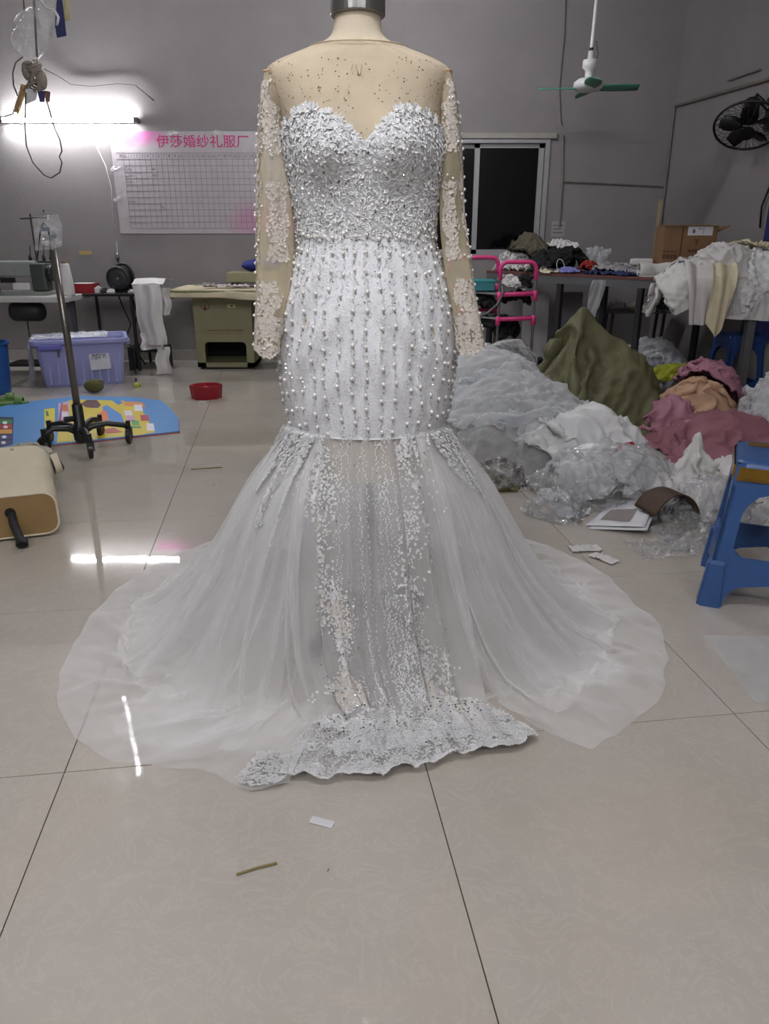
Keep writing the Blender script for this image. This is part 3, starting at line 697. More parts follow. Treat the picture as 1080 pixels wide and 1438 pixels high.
# lace on the turned corner of the tulle at the left of the panel
n = 520; tt = np.radians(rng.uniform(-22,-14,n)); s = rng.uniform(1.6,1.97,n); p = flare(tt,tt,s,17,.03,11,.014); hl.add(*flowers(p,np.tile([0,0,1.],(n,1)),rng.uniform(.005,.009,n),5,.2))
obj('lace_applique', lace, LACE, dress, w2l=True, kind='stuff')
obj('hem_applique', hl, HLACE, dress, w2l=True, kind='stuff')
obj('shadow_tint_applique', shade_mb, SHADE_LACE, dress, w2l=True, kind='stuff', label='flowers of the front lace panel with a beige shadow tint painted in')
obj('crystals', gm, SEQUIN, dress, w2l=True, kind='stuff')
obj('pearls', pr, PEARL, dress, smooth=True, w2l=True, kind='stuff')
obj('yoke_crystals', ygm, M('smoky_crystal',(96,84,72),.2,.5), dress, w2l=True, kind='stuff', label='small smoky crystals on the net yoke')
# ------------------------------------------------------------------ left: wall things
def wallz(px,py,off=.0): return at(px,py,WALL_Y-off)
YP = M('magenta_print', (178,48,110), .5); INK = M('chart_ink',(92,86,96),.6)
def chart_mat():
    nt = NT('chart_print'); tc,b,mx = principled(nt,(170,164,168),.22,0,.05,14,.25,18,.6)
    sx = nt.n('ShaderNodeSeparateXYZ'); nt.l(tc.outputs['Object'],sx.inputs[0])
    nz = nt.n('ShaderNodeTexNoise',i_Scale=5.0,i_Detail=4.0); nt.l(tc.outputs['Object'],nz.inputs['Vector'])
    def blob(cx,cz,rx,rz,rgb,prev):
        def ax(o,c,r):
            a = nt.n('ShaderNodeMath',operation='SUBTRACT',i_1=c); nt.l(sx.outputs[o],a.inputs[0])
            q = nt.n('ShaderNodeMath',operation='DIVIDE',i_1=r); nt.l(a.outputs[0],q.inputs[0])
            p = nt.n('ShaderNodeMath',operation='MULTIPLY'); nt.l(q.outputs[0],p.inputs[0]); nt.l(q.outputs[0],p.inputs[1]); return p
        s = nt.n('ShaderNodeMath',operation='ADD'); nt.l(ax(0,cx,rx).outputs[0],s.inputs[0]); nt.l(ax(2,cz,rz).outputs[0],s.inputs[1])
        s2 = nt.n('ShaderNodeMath',operation='ADD'); nt.l(s.outputs[0],s2.inputs[0]); nt.l(nz.outputs[0],s2.inputs[1])
        mr = nt.n('ShaderNodeMapRange',i_1=1.5,i_2=.5,i_3=0.0,i_4=.8); nt.l(s2.outputs[0],mr.inputs[0])
        k = nt.n('ShaderNodeMix',data_type='RGBA'); k.inputs[7].default_value = (*lin(rgb),1); nt.l(mr.outputs[0],k.inputs[0]); nt.l(prev,k.inputs[6]); return k.outputs[2]
    c = blob(.20,.82,.34,.13,(186,70,150),mx.outputs[2]); c = blob(1.45,.10,.5,.22,(190,120,160),c); nt.l(c,b.inputs['Base Color'])
    o = nt.n('ShaderNodeOutputMaterial'); nt.l(b.outputs[0],o.inputs[0]); return nt.m
p0 = wallz(155,328,.03); p1 = wallz(150,184,.03); bw, bh = 1.70, p1[2]-p0[2]
t = thing('planning_chart', 'white and pink planning chart with red title taped to the back wall', 'chart', (p1[0]+.01,WALL_Y-.004,p0[2]))
obj('sheet', MB().bx((0,-.004,0),(bw,0,bh)), chart_mat(), t)
gx0,gx1,gz0,gz1 = .10,bw-.08,.045,bh*.735; g = MB(); nr = 12; nc = 32
for i in range(nr+1): z = gz0+(gz1-gz0)*i/(nr-1) if i < nr else gz1+.05; g.bx((gx0-(.06 if i >= nr-1 else 0),-.0052,z-.0013),(gx1,-.004,z+.0013))
for j in range(nc+1):
    x = gx0+(gx1-gx0)*j/nc; g.bx((x-.0009,-.0052,gz0),(x+.0009,-.004,gz1+.05))
obj('ruled_grid', g, INK, t, kind='stuff')
V,F = text_mesh('伊莎婚纱礼服厂',.105,'LEFT',bold=.0011); V = V[:,[0,2,1]]; V[:,0] *= 1.10; obj('title', MB().add(V+[.40,-.0055,bh-.085],F), YP, t, label='red title lettering on the chart')
V,F = text_mesh('姓名',.034); obj('header_word', MB().add(V[:,[0,2,1]]+[gx0,-.0055,gz1+.025],F), INK, t)
for j in range(31):
    V,F = text_mesh(str(j+1),.036); obj('date_number', MB().add(V[:,[0,2,1]]+[gx0+(gx1-gx0)*(j+1.5)/nc,-.0055,gz1+.025],F), INK, t)
hw = MB()
for (ci,ri,wd) in ((0,9,1.4),(0,8,1.5),(0,7,1.3),(0,4,1.6),(5,9,.6),(5,8,.7),(6,3,.5)):
    for k in range(5):
        x = gx0+(gx1-gx0)*(ci+wd*k/5+.1)/nc; z = gz0+(gz1-gz0)*(ri+.5)/(nr-1); hw.box((x,-.005,z+rng.uniform(-.01,.01)),(.014,.001,.003),ry=rng.uniform(-1,1))
obj('handwriting', hw, M('pen_ink',(96,88,120),.7), t, kind='stuff')
for x,z in ((.55,bh+.0),(.95,bh-.0),(.02,.55),(.015,.3)): obj('tape_piece', MB().box((x,-.006,z-.01),(.09,.002,.03),ry=rng.uniform(-.4,.4)), sheer('clear_tape_%d'%int(x*100),(235,235,235),.3,.5,gloss=.5), t)
# corners of the plastic cover hung with a pale string
st = [wallz(120,188,.02),wallz(135,205,.02),wallz(148,232,.02),wallz(156,262,.02),wallz(160,315,.02)]
tag(obj('string', MB().tube(st,.003,5), WHITEP, smooth=True), 'thin pale string hanging from the wall tube beside the chart', 'string')
tag(obj('tape_patch', MB().box(wallz(120,355,.002),(.11,.003,.03)), M('yellowed_tape',(176,150,92),.7)), 'yellowed strip of tape stuck on the wall above the small black table', 'tape')
tag(obj('nail', MB().tube([wallz(61,296,.03),wallz(61,296,.0)],.008,8), BLACKP), 'dark nail in the wall above the sewing machine', 'nail')
c = wallz(165,362,.03); t = thing('crystal_pendant','small silver crystal pendant on a cord on the back wall','ornament',c)
obj('cord', MB().tube([(0,0.02,.14),(.004,.01,.07),(0,0,.03)],.002,5), WHITEP, t)
obj('drop', MB().lathe([(.001,-.05),(.012,-.03),(.02,0),(.012,.03),(.001,.04)],8), SEQUIN, t)
obj('tassel', MB().tube([(0,0,-.05),(.003,0,-.10)],.004,6), WHITEP, t)
# wire loops on the wall
WIRE = M('grey_wire',(80,76,74),.5)
tag(obj('wall_cable', MB().tube([wallz(*q,.02) for q in ((62,97),(80,106),(100,119),(128,122),(165,118),(190,120),(205,132),(216,141))],.005,6), WIRE, smooth=True), 'grey cable looping across the wall above the wall tube', 'cable')
# ------------------------------------------------------------------ hanging cluster at the upper left
HY = 5.0
def h(px,py,dy=0.0): return at(px,py,HY+dy)
base = h(40,150); t = thing('hanging_bundle','bundle of plastic bags and cords hung from the ceiling at the upper left','bundle',(base[0],HY,base[2]))
top = h(48,0); ct = np.array([top[0],HY,CEIL_Z])
obj('hanging_cord', MB().tube([ct,top,h(50,40),h(52,80)],.006,6), WIRE, t, smooth=True, w2l=True)
obj('hanging_cord', MB().tube([h(33,0)*[1,1,0]+[0,0,CEIL_Z],h(33,0),h(34,14)],.004,6), WIRE, t, smooth=True, w2l=True)
def bagshape(px0,px1,py0,py1,seed,n=22,k=26,pin=.35):
    r = np.random.default_rng(seed); ph = r.uniform(0,6.28,6); out = []
    for i in range(k):
        f = i/(k-1); c = h(px0+(px1-px0)*.5,py0+(py1-py0)*f); wv = (px1-px0)*.5*.0041*(pin+(1-pin)*math.sin(PI*min(1,f*1.05))**.7)
        row = []
        for j in range(n):
            q = 2*PI*j/n; rr = wv*(1+.22*math.sin(3*q+ph[0]+4*f)+.14*math.sin(5*q+ph[1]-7*f)+.08*math.sin(9*q+ph[2]))
            row.append(c+np.array([rr*math.cos(q),.7*rr*math.sin(q),0]))
        out.append(row)
    return np.array(out)
FILM2 = sheer('thin_clear_film',(190,192,194),.10,.55,1.6,gloss=.6,rough=.2,scale=16)
obj('plastic_bag', MB().grid(bagshape(20,70,10,88,3,pin=.2),closed=True), FILM2, t, smooth=True, w2l=True)
obj('plastic_bag', MB().grid(bagshape(48,86,-40,40,5,pin=.5),closed=True), FILM2, t, smooth=True, w2l=True)
BR = M('brown_twine',(136,128,118),.9,bump=.5,bscale=80)
m = MB()
for k in range(9):
    a0 = rng.uniform(0,6.28); P = [h(45+14*math.sin(a0+i*.9)*(.5+.5*math.sin(i)),86+i*5+rng.uniform(-2,2),.04*math.cos(a0+i)) for i in range(9)]; m.tube(P,.008,6)
obj('knotted_twine', m, BR, t, smooth=True, w2l=True)
m = MB().ball(h(58,112),(.035,.03,.055),10,8); m.ball(h(38,100),(.03,.03,.05),10,8); obj('rag', m, BR, t, smooth=True, w2l=True)
def card(name,pts,mat,d=0.0):
    A = [h(x,y,d) for x,y in pts]; B = [a+np.array([0,.006,0]) for a in A]; k = len(A)
    return obj(name, MB().add(A+B,[tuple(range(k)),tuple(range(2*k-1,k-1,-1))]+[(i,i+k,(i+1)%k+k,(i+1)%k) for i in range(k)]), mat, t, w2l=True)
card('paper_tag',[(30,118),(37,120),(24,158),(18,157)],M('tan_tag',(150,124,92),.8))
card('paper_tag',[(36,122),(52,128),(50,140),(36,146)],PAPER,-.01)
card('label_card',[(52,126),(63,128),(62,143),(56,143)],M('violet_card',(66,60,110),.6),-.02)
card('label_card',[(63,127),(70,129),(69,143),(64,142)],M('brown_card',(120,84,72),.8),-.02)
obj('yellow_thread', MB().tube([h(30,118),h(36,128),h(32,140),h(28,152),h(24,160)],.004,5), M('yellow_thread',(206,176,70),.8), t, smooth=True, w2l=True)
obj('wire_loop', MB().tube([h(*q,-.02) for q in ((36,130),(35,180),(37,205),(46,228),(62,246),(72,250),(84,242),(87,228),(83,220),(87,212),(84,196),(76,178),(68,150),(64,136))],.004,6), WIRE, t, smooth=True, w2l=True)
obj('wire_loop', MB().tube([h(*q) for q in ((32,80),(22,88),(18,102),(19,120),(25,135))],.004,6), WIRE, t, smooth=True, w2l=True)
obj('side_wire', MB().tube([h(*q) for q in ((-8,166),(5,164),(18,160),(20,152))],.004,6), WHITEP, t, smooth=True, w2l=True)
t = thing('price_card_pair','navy and cream cards dangling from cords at the upper left','card',h(86,30))
card('navy_card',[(80,-6),(87,0),(93,50),(80,53),(77,36)],M('navy_card',(44,50,96),.6),-.05)
card('cream_card',[(82,-12),(95,-10),(100,26),(90,30)],M('cream_card',(190,180,140),.7),.02)
obj('cord', MB().tube([h(56,0,-.06),h(66,12,-.06),h(76,14,-.06),h(82,24,-.06),h(80,36,-.06)],.008,6), WHITEP, t, smooth=True, w2l=True)
obj('cord', MB().tube([h(88,-20),h(87,0),h(86,10)],.004,6), WHITEP, t, smooth=True, w2l=True)
# ------------------------------------------------------------------ sewing station
TZ = 0.655
t = thing('sewing_table','white topped sewing machine table on grey legs at the left edge','table',(-2.95,6.5,0))
obj('tabletop', MB().bx((-.62,-.25,TZ-.045),(.38,.28,TZ)), M('white_laminate',(190,188,184),.4), t, bev=.006)
for x in (-.5,.27): obj('leg', MB().bx((x,-.05,0.03),(x+.05,.05,TZ-.045)), GREYSTEEL, t); 
for x in (-.5,.27): obj('foot_rail', MB().bx((x-.01,-.22,0),(x+.06,.25,.035)), GREYSTEEL, t)
obj('motor', MB().lathe([(.01,-.13),(.07,-.13),(.08,-.1),(.08,.1),(.06,.13),(.01,.13)],20).xf(R=Matrix.Rotation(PI/2,3,'Y'),t=(-.02,-.08,TZ-.13)), DARKSTEEL, t, smooth=True)
obj('treadle_rod', MB().tube([(-.05,-.05,TZ-.15),(-.06,-.05,.1)],.006,6), DARKSTEEL, t)
obj('treadle', MB().bx((-.25,-.15,.08),(.1,.12,.10)), DARKSTEEL, t)
SMG = M('machine_grey',(132,136,132),.45)
t = thing('sewing_machine','grey industrial sewing machine on the white table at the left edge','sewing machine',(-2.93,6.48,TZ))
obj('bed', MB().bx((-.32,-.09,0),(.16,.09,.03)), SMG, t, bev=.005)
obj('column', MB().bx((.03,-.07,.03),(.15,.07,.25)), M('machine_dark',(58,66,62),.45), t, bev=.015)
obj('arm', MB().bx((-.32,-.06,.14),(.06,.06,.27)), SMG, t, bev=.02)
obj('head', MB().bx((-.34,-.065,.07),(-.25,.065,.26)), SMG, t, bev=.015)
obj('needle_bar', MB().tube([(-.3,-.02,.07),(-.3,-.02,.035)],.006,8), CHROME, t)
obj('handwheel', MB().tube([(.15,0,.17),(.19,0,.17)],.065,20), BLACKP, t, smooth=False, bev=.008)
obj('name_plate', MB().bx((-.13,-.062,.045),(.01,-.058,.10)), WHITEP, t); 
obj('control_box', MB().bx((-.22,-.075,.10),(-.10,-.055,.14)), BLACKP, t, bev=.004)
obj('thread_guide', MB().tube([(-.1,0,.27),(-.1,0,.30)],.008,8), CHROME, t)
obj('spool_pin', MB().tube([(.06,0,.25),(.06,0,.31)],.004,6), CHROME, t)
q = h(0,0)
t = thing('thread_cone','white cone of thread on the sewing table beside the machine','thread',(-2.61,6.42,TZ))
obj('thread', MB().lathe([(.05,0),(.052,.02),(.05,.1),(.034,.24),(.03,.25)],20), M('white_thread',(205,203,200),.9,bump=.6,bscale=150), t, smooth=True)
obj('core', MB().lathe([(.022,.25),(.024,.265)],12), CARD, t)
t = thing('desk_tape_roll','black and white tape roll lying on the sewing table at the left edge','tape',(-3.2,6.36,TZ))
obj('roll', MB().tube([(0,-.03,.055),(0,.03,.055)],.055,20), BLACKP, t, bev=.01); obj('wrap', MB().tube([(-.06,-.035,.055),(0,-.035,.108),(.05,-.035,.09)],.018,8), WHITEP, t, smooth=True)
# spool stand behind the machine
def g(px,py): return at(px,py,6.62)
b0 = g(52,366); t = thing('spool_stand','dark thread stand with a crossbar rising behind the sewing machine','stand',(b0[0],6.62,TZ))
obj('upright', MB().tube([(0,0,0),g(61,300)*[0,0,1]-[0,0,TZ]],.007,8), DARKSTEEL, t)
obj('crossbar', MB().tube([g(28,307)-[0,0,0],g(66,305)],.007,8), DARKSTEEL, t, w2l=True)
obj('tray', MB().tube([g(38,367),g(74,368)],.008,8), DARKSTEEL, t, w2l=True)
for x in (43,62): obj('spool_pin', MB().tube([g(x,367),g(x-1,345)],.004,6), DARKSTEEL, t, w2l=True); obj('spool_cushion', MB().lathe([(.012,0),(.016,.02),(.008,.045)],10,g(x,366)), BLACKP, t, w2l=True)
obj('cable', MB().tube([g(*q) for q in ((70,365),(71,340),(67,318),(61,312),(57,320),(54,350),(52,366),(57,385),(58,405))],.005,6), BLACKP, t, smooth=True, w2l=True)
# plastic bag hanging from the crossbar
def bagpos(u,v):
    nf = fnoise(21,6,1.2); x = 46+u*38+v*4; y = 305+v*46-(u*4); P = np.stack([np.zeros_like(u)]*3,-1); N = nf(u,v)*.018
    for i in range(u.shape[0]):
        for j in range(u.shape[1]): P[i,j] = at(x[i,j],y[i,j],6.60)
    P += N*[.6,1.4,.6]; P[...,1] = np.minimum(P[...,1],WALL_Y-.02); return P
u,v = np.meshgrid(np.linspace(0,1,16),np.linspace(0,1,18),indexing='ij')
o = obj('plastic_bag', MB().grid(bagpos(u,v)), FILM, None, smooth=True, sub=1); 
tag(o,'crinkled clear plastic bag hanging from the thread stand','bag')
obj('bag_print', MB().box(at(64,322,6.58),(.07,.002,.03)).box(at(74,332,6.57),(.06,.002,.02)), M('grey_print',(120,128,140),.6), o)
# ------------------------------------------------------------------ small black table with things on it
bz = 0.655; ax, bx_ = -2.74,-2.10
t = thing('side_table','small black table with thin legs against the back wall','table',((ax+bx_)/2,6.85,0))
hw_ = (bx_-ax)/2
obj('tabletop', MB().bx((-hw_,-.25,bz-.022),(hw_,.28,bz)), M('black_tabletop',(34,28,27),.35), t, bev=.003)
for x,y in ((-hw_+.06,-.22),(-hw_+.1,.24),(hw_-.06,-.22),(hw_-.1,.24)): obj('leg', MB().tube([(x,y,0),(x*.96,y*.96,bz-.02)],.014,8), BLACKP, t)
c = at(119,408,6.72); RED = M('red_plastic',(140,26,34),.4)
t = thing('red_tray','red open box of notions on the small black table','box',(c[0],6.74,bz))
w_,d_,h_ = .10,.08,.075
for nm_,a_,b_ in (('bottom',(-w_,-d_,0),(w_,d_,.005)),('side',(-w_,-d_,.005),(w_,-d_+.005,h_)),('side',(-w_,d_-.005,.005),(w_,d_,h_)),('end',(-w_,-d_+.005,.005),(-w_+.005,d_-.005,h_)),('end',(w_-.005,-d_+.005,.005),(w_,d_-.005,h_))): obj(nm_, MB().bx(a_,b_), RED, t)
tag(cloth_obj('paper_scrap', cloth(10,10,.16,.12,crumple(c[0],6.74,bz+.09,.15,.11,.015,4),[c_box((c[0]-w_,6.66,bz),(c[0]+w_,6.82,bz+h_))],steps=30), PAPER,'crumpled white paper lying in the red box','paper'))
BIT = [(146,.05,.03,BLACKP,'black clip beside the red box on the small black table'),(155,.07,.02,PAPER,'white folded slip between the red box and black case'),(138,.04,.045,WHITEP,'small white bobbin box next to the red box'),(186,.06,.02,PAPER,'white folded paper at the right end of the small black table')]
for px,ww,hh,mt,lb in BIT:
    c = at(px,407,6.70); r = rng.uniform(-.5,.5); m = MB().box((0,0,hh/2),(ww,.06,hh)).box((ww*.1,0,hh+.006),(ww*.6,.04,.012),rz=.4)
    o = obj(['clip','paper_slip','bobbin_box','folded_paper'][BIT.index((px,ww,hh,mt,lb))], m, mt, None, loc=(c[0],6.70,bz), bev=.004); o.rotation_euler[2] = r; tag(o,lb,['clip','paper','box','paper'][BIT.index((px,ww,hh,mt,lb))])
c = at(170,400,6.8); t = thing('round_case','round black portable speaker with a handle on the small black table','speaker',(c[0],6.80,bz))
obj('body', MB().tube([(0,-.07,.115),(0,-.06,.115),(0,.06,.115),(0,.07,.115)],[.09,.105,.105,.09],28), BLACKP, t, smooth=False, bev=.006)
obj('grille', MB().tube([(0,-.072,.115),(0,-.078,.115)],[.075,.05],24), DARKSTEEL, t); obj('centre_dot', MB().ball((0,-.08,.115),(.014,.006,.014),10,6), STEEL, t)
obj('handle', MB().tube([(.06*math.cos(q)+.035,0,.115+.125*math.sin(q)) if False else (.03+.085*math.cos(q),0,.12+.115*math.sin(q)) for q in np.linspace(-.9,2.4,16)],.013,8), BLACKP, t, smooth=True)
obj('foot', MB().bx((-.06,-.05,0),(.06,.05,.02)), BLACKP, t)
# cables under the table
tag(obj('power_cable', MB().tube([at(*q) for q in ((166,414,6.75),(172,430,6.7),(184,455,6.65),(176,478,6.6),(188,490,6.5),(191,530,6.4))]+[flo(191,534,.012)],.007,6), BLACKP, smooth=True), 'black power cable hanging under the small black table to the floor', 'cable')
tag(obj('power_cable', MB().tube([at(*q) for q in ((185,414,6.75),(192,440,6.8),(189,470,6.85),(192,495,6.85))]+[flo(205,513,.01)],.007,6), BLACKP, smooth=True), 'black cable beside the right legs of the small black table', 'cable')
c = flo(193,543,0); tag(obj('plug', MB().box((0,0,.015),(.04,.06,.03)), M('lime_plastic',(180,190,70),.5), None, loc=c, bev=.006), 'small lime green plug on the floor under the cables', 'plug')
# dark crate on the floor below
t = thing('low_rack','low dark rack on the floor between the basket and the hanging cloth','rack',(-2.05,6.75,0))
obj('shelf', MB().bx((-.2,-.12,.16),(.12,.12,.2)), DARKSTEEL, t); obj('leg', MB().bx((-.2,-.12,0),(-.17,.12,.16)), DARKSTEEL, t); obj('leg', MB().bx((.09,-.12,0),(.12,.12,.16)), DARKSTEEL, t)
# ------------------------------------------------------------------ ironing table and its cabinet
GREEN = M('olive_enamel',(140,138,106),.45,var=.05); GREEND = M('olive_dark',(104,106,66),.6)
iz = .70; t = thing('ironing_table','olive green ironing table with a cloth covered top against the back wall','table',(-1.2,6.8,0))
obj('board', MB().bx((-.63,-.36,iz-.05),(.72,.3,iz-.008)), GREEND, t, bev=.01)
cab = MB(); x0,x1,y0,y1,zt_ = -.46,.045,-.11,.28,iz-.05; zo = .24; xo0,xo1 = x0+.075,x1-.065
cab.bx((x0,y0,.02),(xo0,y0+.015,zt_)); cab.bx((xo1,y0,.02),(x1,y0+.015,zt_)); cab.bx((xo0,y0,zo),(xo1,y0+.015,zt_))
cab.bx((x0,y0+.015,.02),(x0+.012,y1,zt_)); cab.bx((x1-.012,y0+.015,.02),(x1,y1,zt_)); cab.bx((x0,y1-.012,.02),(x1,y1,zt_)); cab.bx((x0,y0,.02),(x1,y1,.06)); cab.bx((x0,y0+.1,zo),(x1,y1,zo+.01))
for sx_ in (-1,1):
    cxx = xo0 if sx_ < 0 else xo1
    for k in range(4):
        q0,q1 = k*PI/8,(k+1)*PI/8; R_ = .035; P = [(cxx,zo),(cxx-sx_*R_*(1-math.sin(q0)),zo-R_*(1-math.cos(q0))),(cxx-sx_*R_*(1-math.sin(q1)),zo-R_*(1-math.cos(q1)))]
        V = [(a_,y0,b_) for a_,b_ in P]+[(a_,y0+.015,b_) for a_,b_ in P]; cab.add(V,[(0,1,2),(5,4,3),(0,3,4,1),(1,4,5,2),(2,5,3,0)])
cabo = obj('cabinet', cab, GREEN, t)
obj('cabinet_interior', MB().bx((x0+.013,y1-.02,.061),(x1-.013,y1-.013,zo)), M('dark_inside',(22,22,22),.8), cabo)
obj('plinth', MB().bx((x0+.02,y0+.02,0),(x1-.02,y1-.02,.02)), BLACKP, cabo)
ring_ = [(x0+.105+.035*math.cos(q),y0-.002,zt_-.10+.038*math.sin(q)) for q in np.linspace(-.9,PI+.9,20)]
obj('round_emblem', MB().tube(ring_,.003,5,cap=False).box((x0+.105,y0-.001,zt_-.115),(.012,.002,.04)).box((x0+.105,y0-.001,zt_-.13),(.03,.002,.018)), M('red_brown_print',(134,66,48),.6), cabo, label='red round emblem on the green cabinet')
obj('badge', MB().bx((x0+.30,y0-.003,zt_-.12),(x0+.37,y0,zt_-.085)), M('cream_badge',(196,190,140),.5), cabo); obj('badge_mark', MB().bx((x0+.325,y0-.004,zt_-.11),(x0+.348,y0-.0005,zt_-.095)), INK, cabo)
tx = MB(); tx2 = MB()
for k in range(12): tx.box((x0+.13+k*.0255,y0-.001,.345+.002*math.sin(k*5)),(.014,.002,.004)).box((x0+.13+k*.0255,y0-.001,.337),(.016,.002,.004)).box((x0+.13+k*.0255+.003*math.sin(k*7),y0-.001,.341),(.004,.002,.018))
for k in range(26): tx2.box((x0+.12+k*.012,y0-.001,.312),(.008,.002,.006))
obj('maker_text', tx, M('red_print',(140,70,52),.6), cabo); obj('maker_text', tx2, M('red_print_small',(146,100,70),.6), cabo)
for x in (.55,): obj('leg', MB().bx((x,-.1,0),(x+.06,.2,iz-.05)), GREEN, t)
IX,IY = -1.2,6.8
PADC = M('ironing_cloth',(186,176,150),.9,var=.14,scale=6,bump=.2,bscale=200,spec=.15)
P = cloth(46,24,1.48,.72,lambda u,v: np.stack([IX-.66+u*1.42,IY-.375+v*.66,iz+.03+.025*np.sin(u*9+v*4)*np.sin(v*7+u*3)+0*u],-1),[c_box((IX-.63,IY-.36,0),(IX+.72,IY+.3,iz-.008))],steps=70,iters=8,bend=.3)
cloth_obj('ironing_cloth',wrinkle(P,1.48,.72,.003,6,1.2,zmin=.02),PADC,'wrinkled beige cloth covering the green ironing table','cloth',solid=.004)
P = cloth(20,16,.34,.2,crumple(-1.28,6.6,iz+.1,.26,.14,.04,31),[c_box((IX-.63,IY-.36,0),(IX+.72,IY+.3,iz+.012))],steps=50)
cloth_obj('fabric_scrap',wrinkle(P,.34,.2,.006,7,.8),M('pale_pink_cloth',(196,182,184),.85),'pale pink scrap lying on the ironing table','cloth')
P = cloth(20,16,.30,.2,crumple(-1.5,6.62,iz+.1,.2,.12,.05,33),[c_box((IX-.63,IY-.36,0),(IX+.72,IY+.3,iz+.012))],steps=50)
cloth_obj('fabric_scrap',wrinkle(P,.3,.2,.008,8,.8),M('grey_scrap',(150,146,138),.85),'grey twisted scrap lying on the left part of the ironing table','cloth')
tag(obj('steel_ring', MB().tube([(.03*math.cos(q),.03*math.sin(q),.006) for q in np.linspace(0,2*PI,20)],.005,6,cap=False), CHROME, None, loc=(-1.56,6.5,iz+.03), smooth=True),'small metal ring on the left part of the ironing table','ring')
c = at(345,392,6.75); t = thing('iron_rest','olive green iron rest box at the right end of the ironing table','box',(c[0]+.02,6.80,iz+.012))
obj('body', MB().bx((-.17,-.12,.03),(.26,.14,.115)), GREEN, t, bev=.006)
for x in (-.14,.2): obj('foot', MB().bx((x,-.1,0),(x+.04,.12,.03)), BLACKP, t)
c = at(358,372,6.80); o = obj('blue_cover', MB().ball((0,0,.05),(.15,.10,.052),20,12).ball((.09,.0,.055),(.10,.085,.055),16,10), M('royal_blue_cloth',(36,42,120),.7,bump=.4,bscale=30), None, loc=(c[0]+.03,6.81,iz+.012+.113), smooth=True)
tag(o,'royal blue rounded cloth cover on top of the iron rest','cover')
# white cloth hanging over the left end of the ironing table
def hang(x0,x1,y,z0,z1,seed,nu=26,nv=34,amp=.02,flare_=.0):
    r = np.random.default_rng(seed).uniform(0,6.28,5); u,v = np.meshgrid(np.linspace(0,1,nu),np.linspace(0,1,nv),indexing='ij')
    x = x0+(x1-x0)*(u+flare_*(v)*(u-.5)); z = z0+(z1-z0)*v
    yy = y-amp*(1.6+1.5*np.sin(u*6+r[0]+v*1.2)+.5*np.sin(u*13+r[1]-v*2))-.02*np.sin(v*3+r[2])
    return np.stack([x+.008*np.sin(v*9+r[3]),yy,z],-1)
lx0,lx1 = at(196,430,6.4)[0],at(232,430,6.4)[0]
m = MB().grid(hang(lx0-.02,lx1,6.37,iz+.05,.26,1,flare_=-.12)); o = obj('white_cloth', m, WHITEC, None, smooth=True, sub=1, solid=.006)
tag(o,'long white cloth hanging over the left end of the ironing table','cloth')
obj('fold', MB().grid(np.stack([hang(lx0-.02,lx1+.02,6.38,iz+.05,iz+.06,2,amp=.03)[:,k]+[0,.02*k*.6,.03*math.sin(k*PI/33)] for k in range(34)],1)), WHITEC, o, smooth=True)
obj('lower_layer', MB().grid(hang(lx0+.0,lx1-.02,6.42,.36,.22,3,amp=.026)), WHITEC, o, smooth=True)
obj('tail', MB().grid(hang(lx0+.11,lx1-.0,6.40,.24,.015,4,amp=.012,flare_=.3)), WHITEC, o, smooth=True)
obj('corner', MB().grid(hang(lx1-.06,lx1+.07,6.40,iz+.02,iz-.20,6,nu=12,nv=16,amp=.02,flare_=-.5)), WHITEC, o, smooth=True)
# ------------------------------------------------------------------ lavender storage basket
LAV = M('lavender_plastic',(146,150,196),.4,var=.03); a0 = math.radians(20)
t = thing('storage_basket','large lavender plastic storage box holding a clear plastic bag','basket',(-2.44,6.10,0),a0)
def loop(hx,hy,z,r=.06,n=6):
    o = []
    for sx_,sy_,q0 in ((1,1,0),(-1,1,PI/2),(-1,-1,PI),(1,-1,1.5*PI)):
        for k in range(n): q = q0+PI/2*k/(n-1); o.append((sx_*(hx-r)+r*math.cos(q),sy_*(hy-r)+r*math.sin(q),z))
    return np.array(o)
prof = [(.29,.19,.0),(.295,.195,.02),(.33,.225,.325),(.355,.25,.33),(.36,.255,.345),(.36,.255,.365),(.335,.23,.365),(.32,.215,.33),(.285,.185,.03)]
m = MB().grid(np.array([loop(*p) for p in prof]),closed=True); m.add(loop(.285,.185,.03),[tuple(range(24))]); m.add(loop(.29,.19,0),[tuple(range(23,-1,-1))])
obj('tub', m, LAV, t, smooth=False, bev=.002)
for k in range(9): x = -.24+k*.06; f = MB().box((x,-.212,.16),(.012,.012,.27),rx=-.105); obj('rib', f, LAV, t)
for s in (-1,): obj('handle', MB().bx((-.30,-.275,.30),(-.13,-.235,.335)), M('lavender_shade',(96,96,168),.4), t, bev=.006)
for s in (-1,1): obj('handle', MB().bx((s*.355-.02,-.09,.295),(s*.355+.02,.09,.33)), LAV, t, bev=.006)
lb = obj('paper_label', MB().box((.13,-.222,.20),(.15,.002,.145),ry=-.04,rx=-.105), M('label_paper',(196,196,204),.8), t, label='white paper label with handwriting on the box front')
sc_ = MB(); Rl = np.array(Matrix.Rotation(-.105,3,'X'))
for k,(x,z,l,r_) in enumerate(((-.050,.022,.045,.35),(-.036,.022,.045,-.25),(-.043,.036,.02,1.4),(-.022,.022,.045,.05),(-.030,.030,.02,1.5),(-.008,.024,.042,.1),(-.014,.036,.018,1.3),(.006,.026,.036,.2),(.012,.038,.016,1.4),(.004,.016,.014,1.5),(.036,.036,.034,1.5),(.042,.022,.032,-.5),(.032,.024,.03,.3))):
    sc_.box(Rl@np.array([x,0,z-.0])+[.13,-.2245,.205],(.0045,.0015,l),ry=r_,rx=-.105)
obj('label_scribble', sc_, INK, lb, kind='stuff', label='handwritten marks on the paper label')
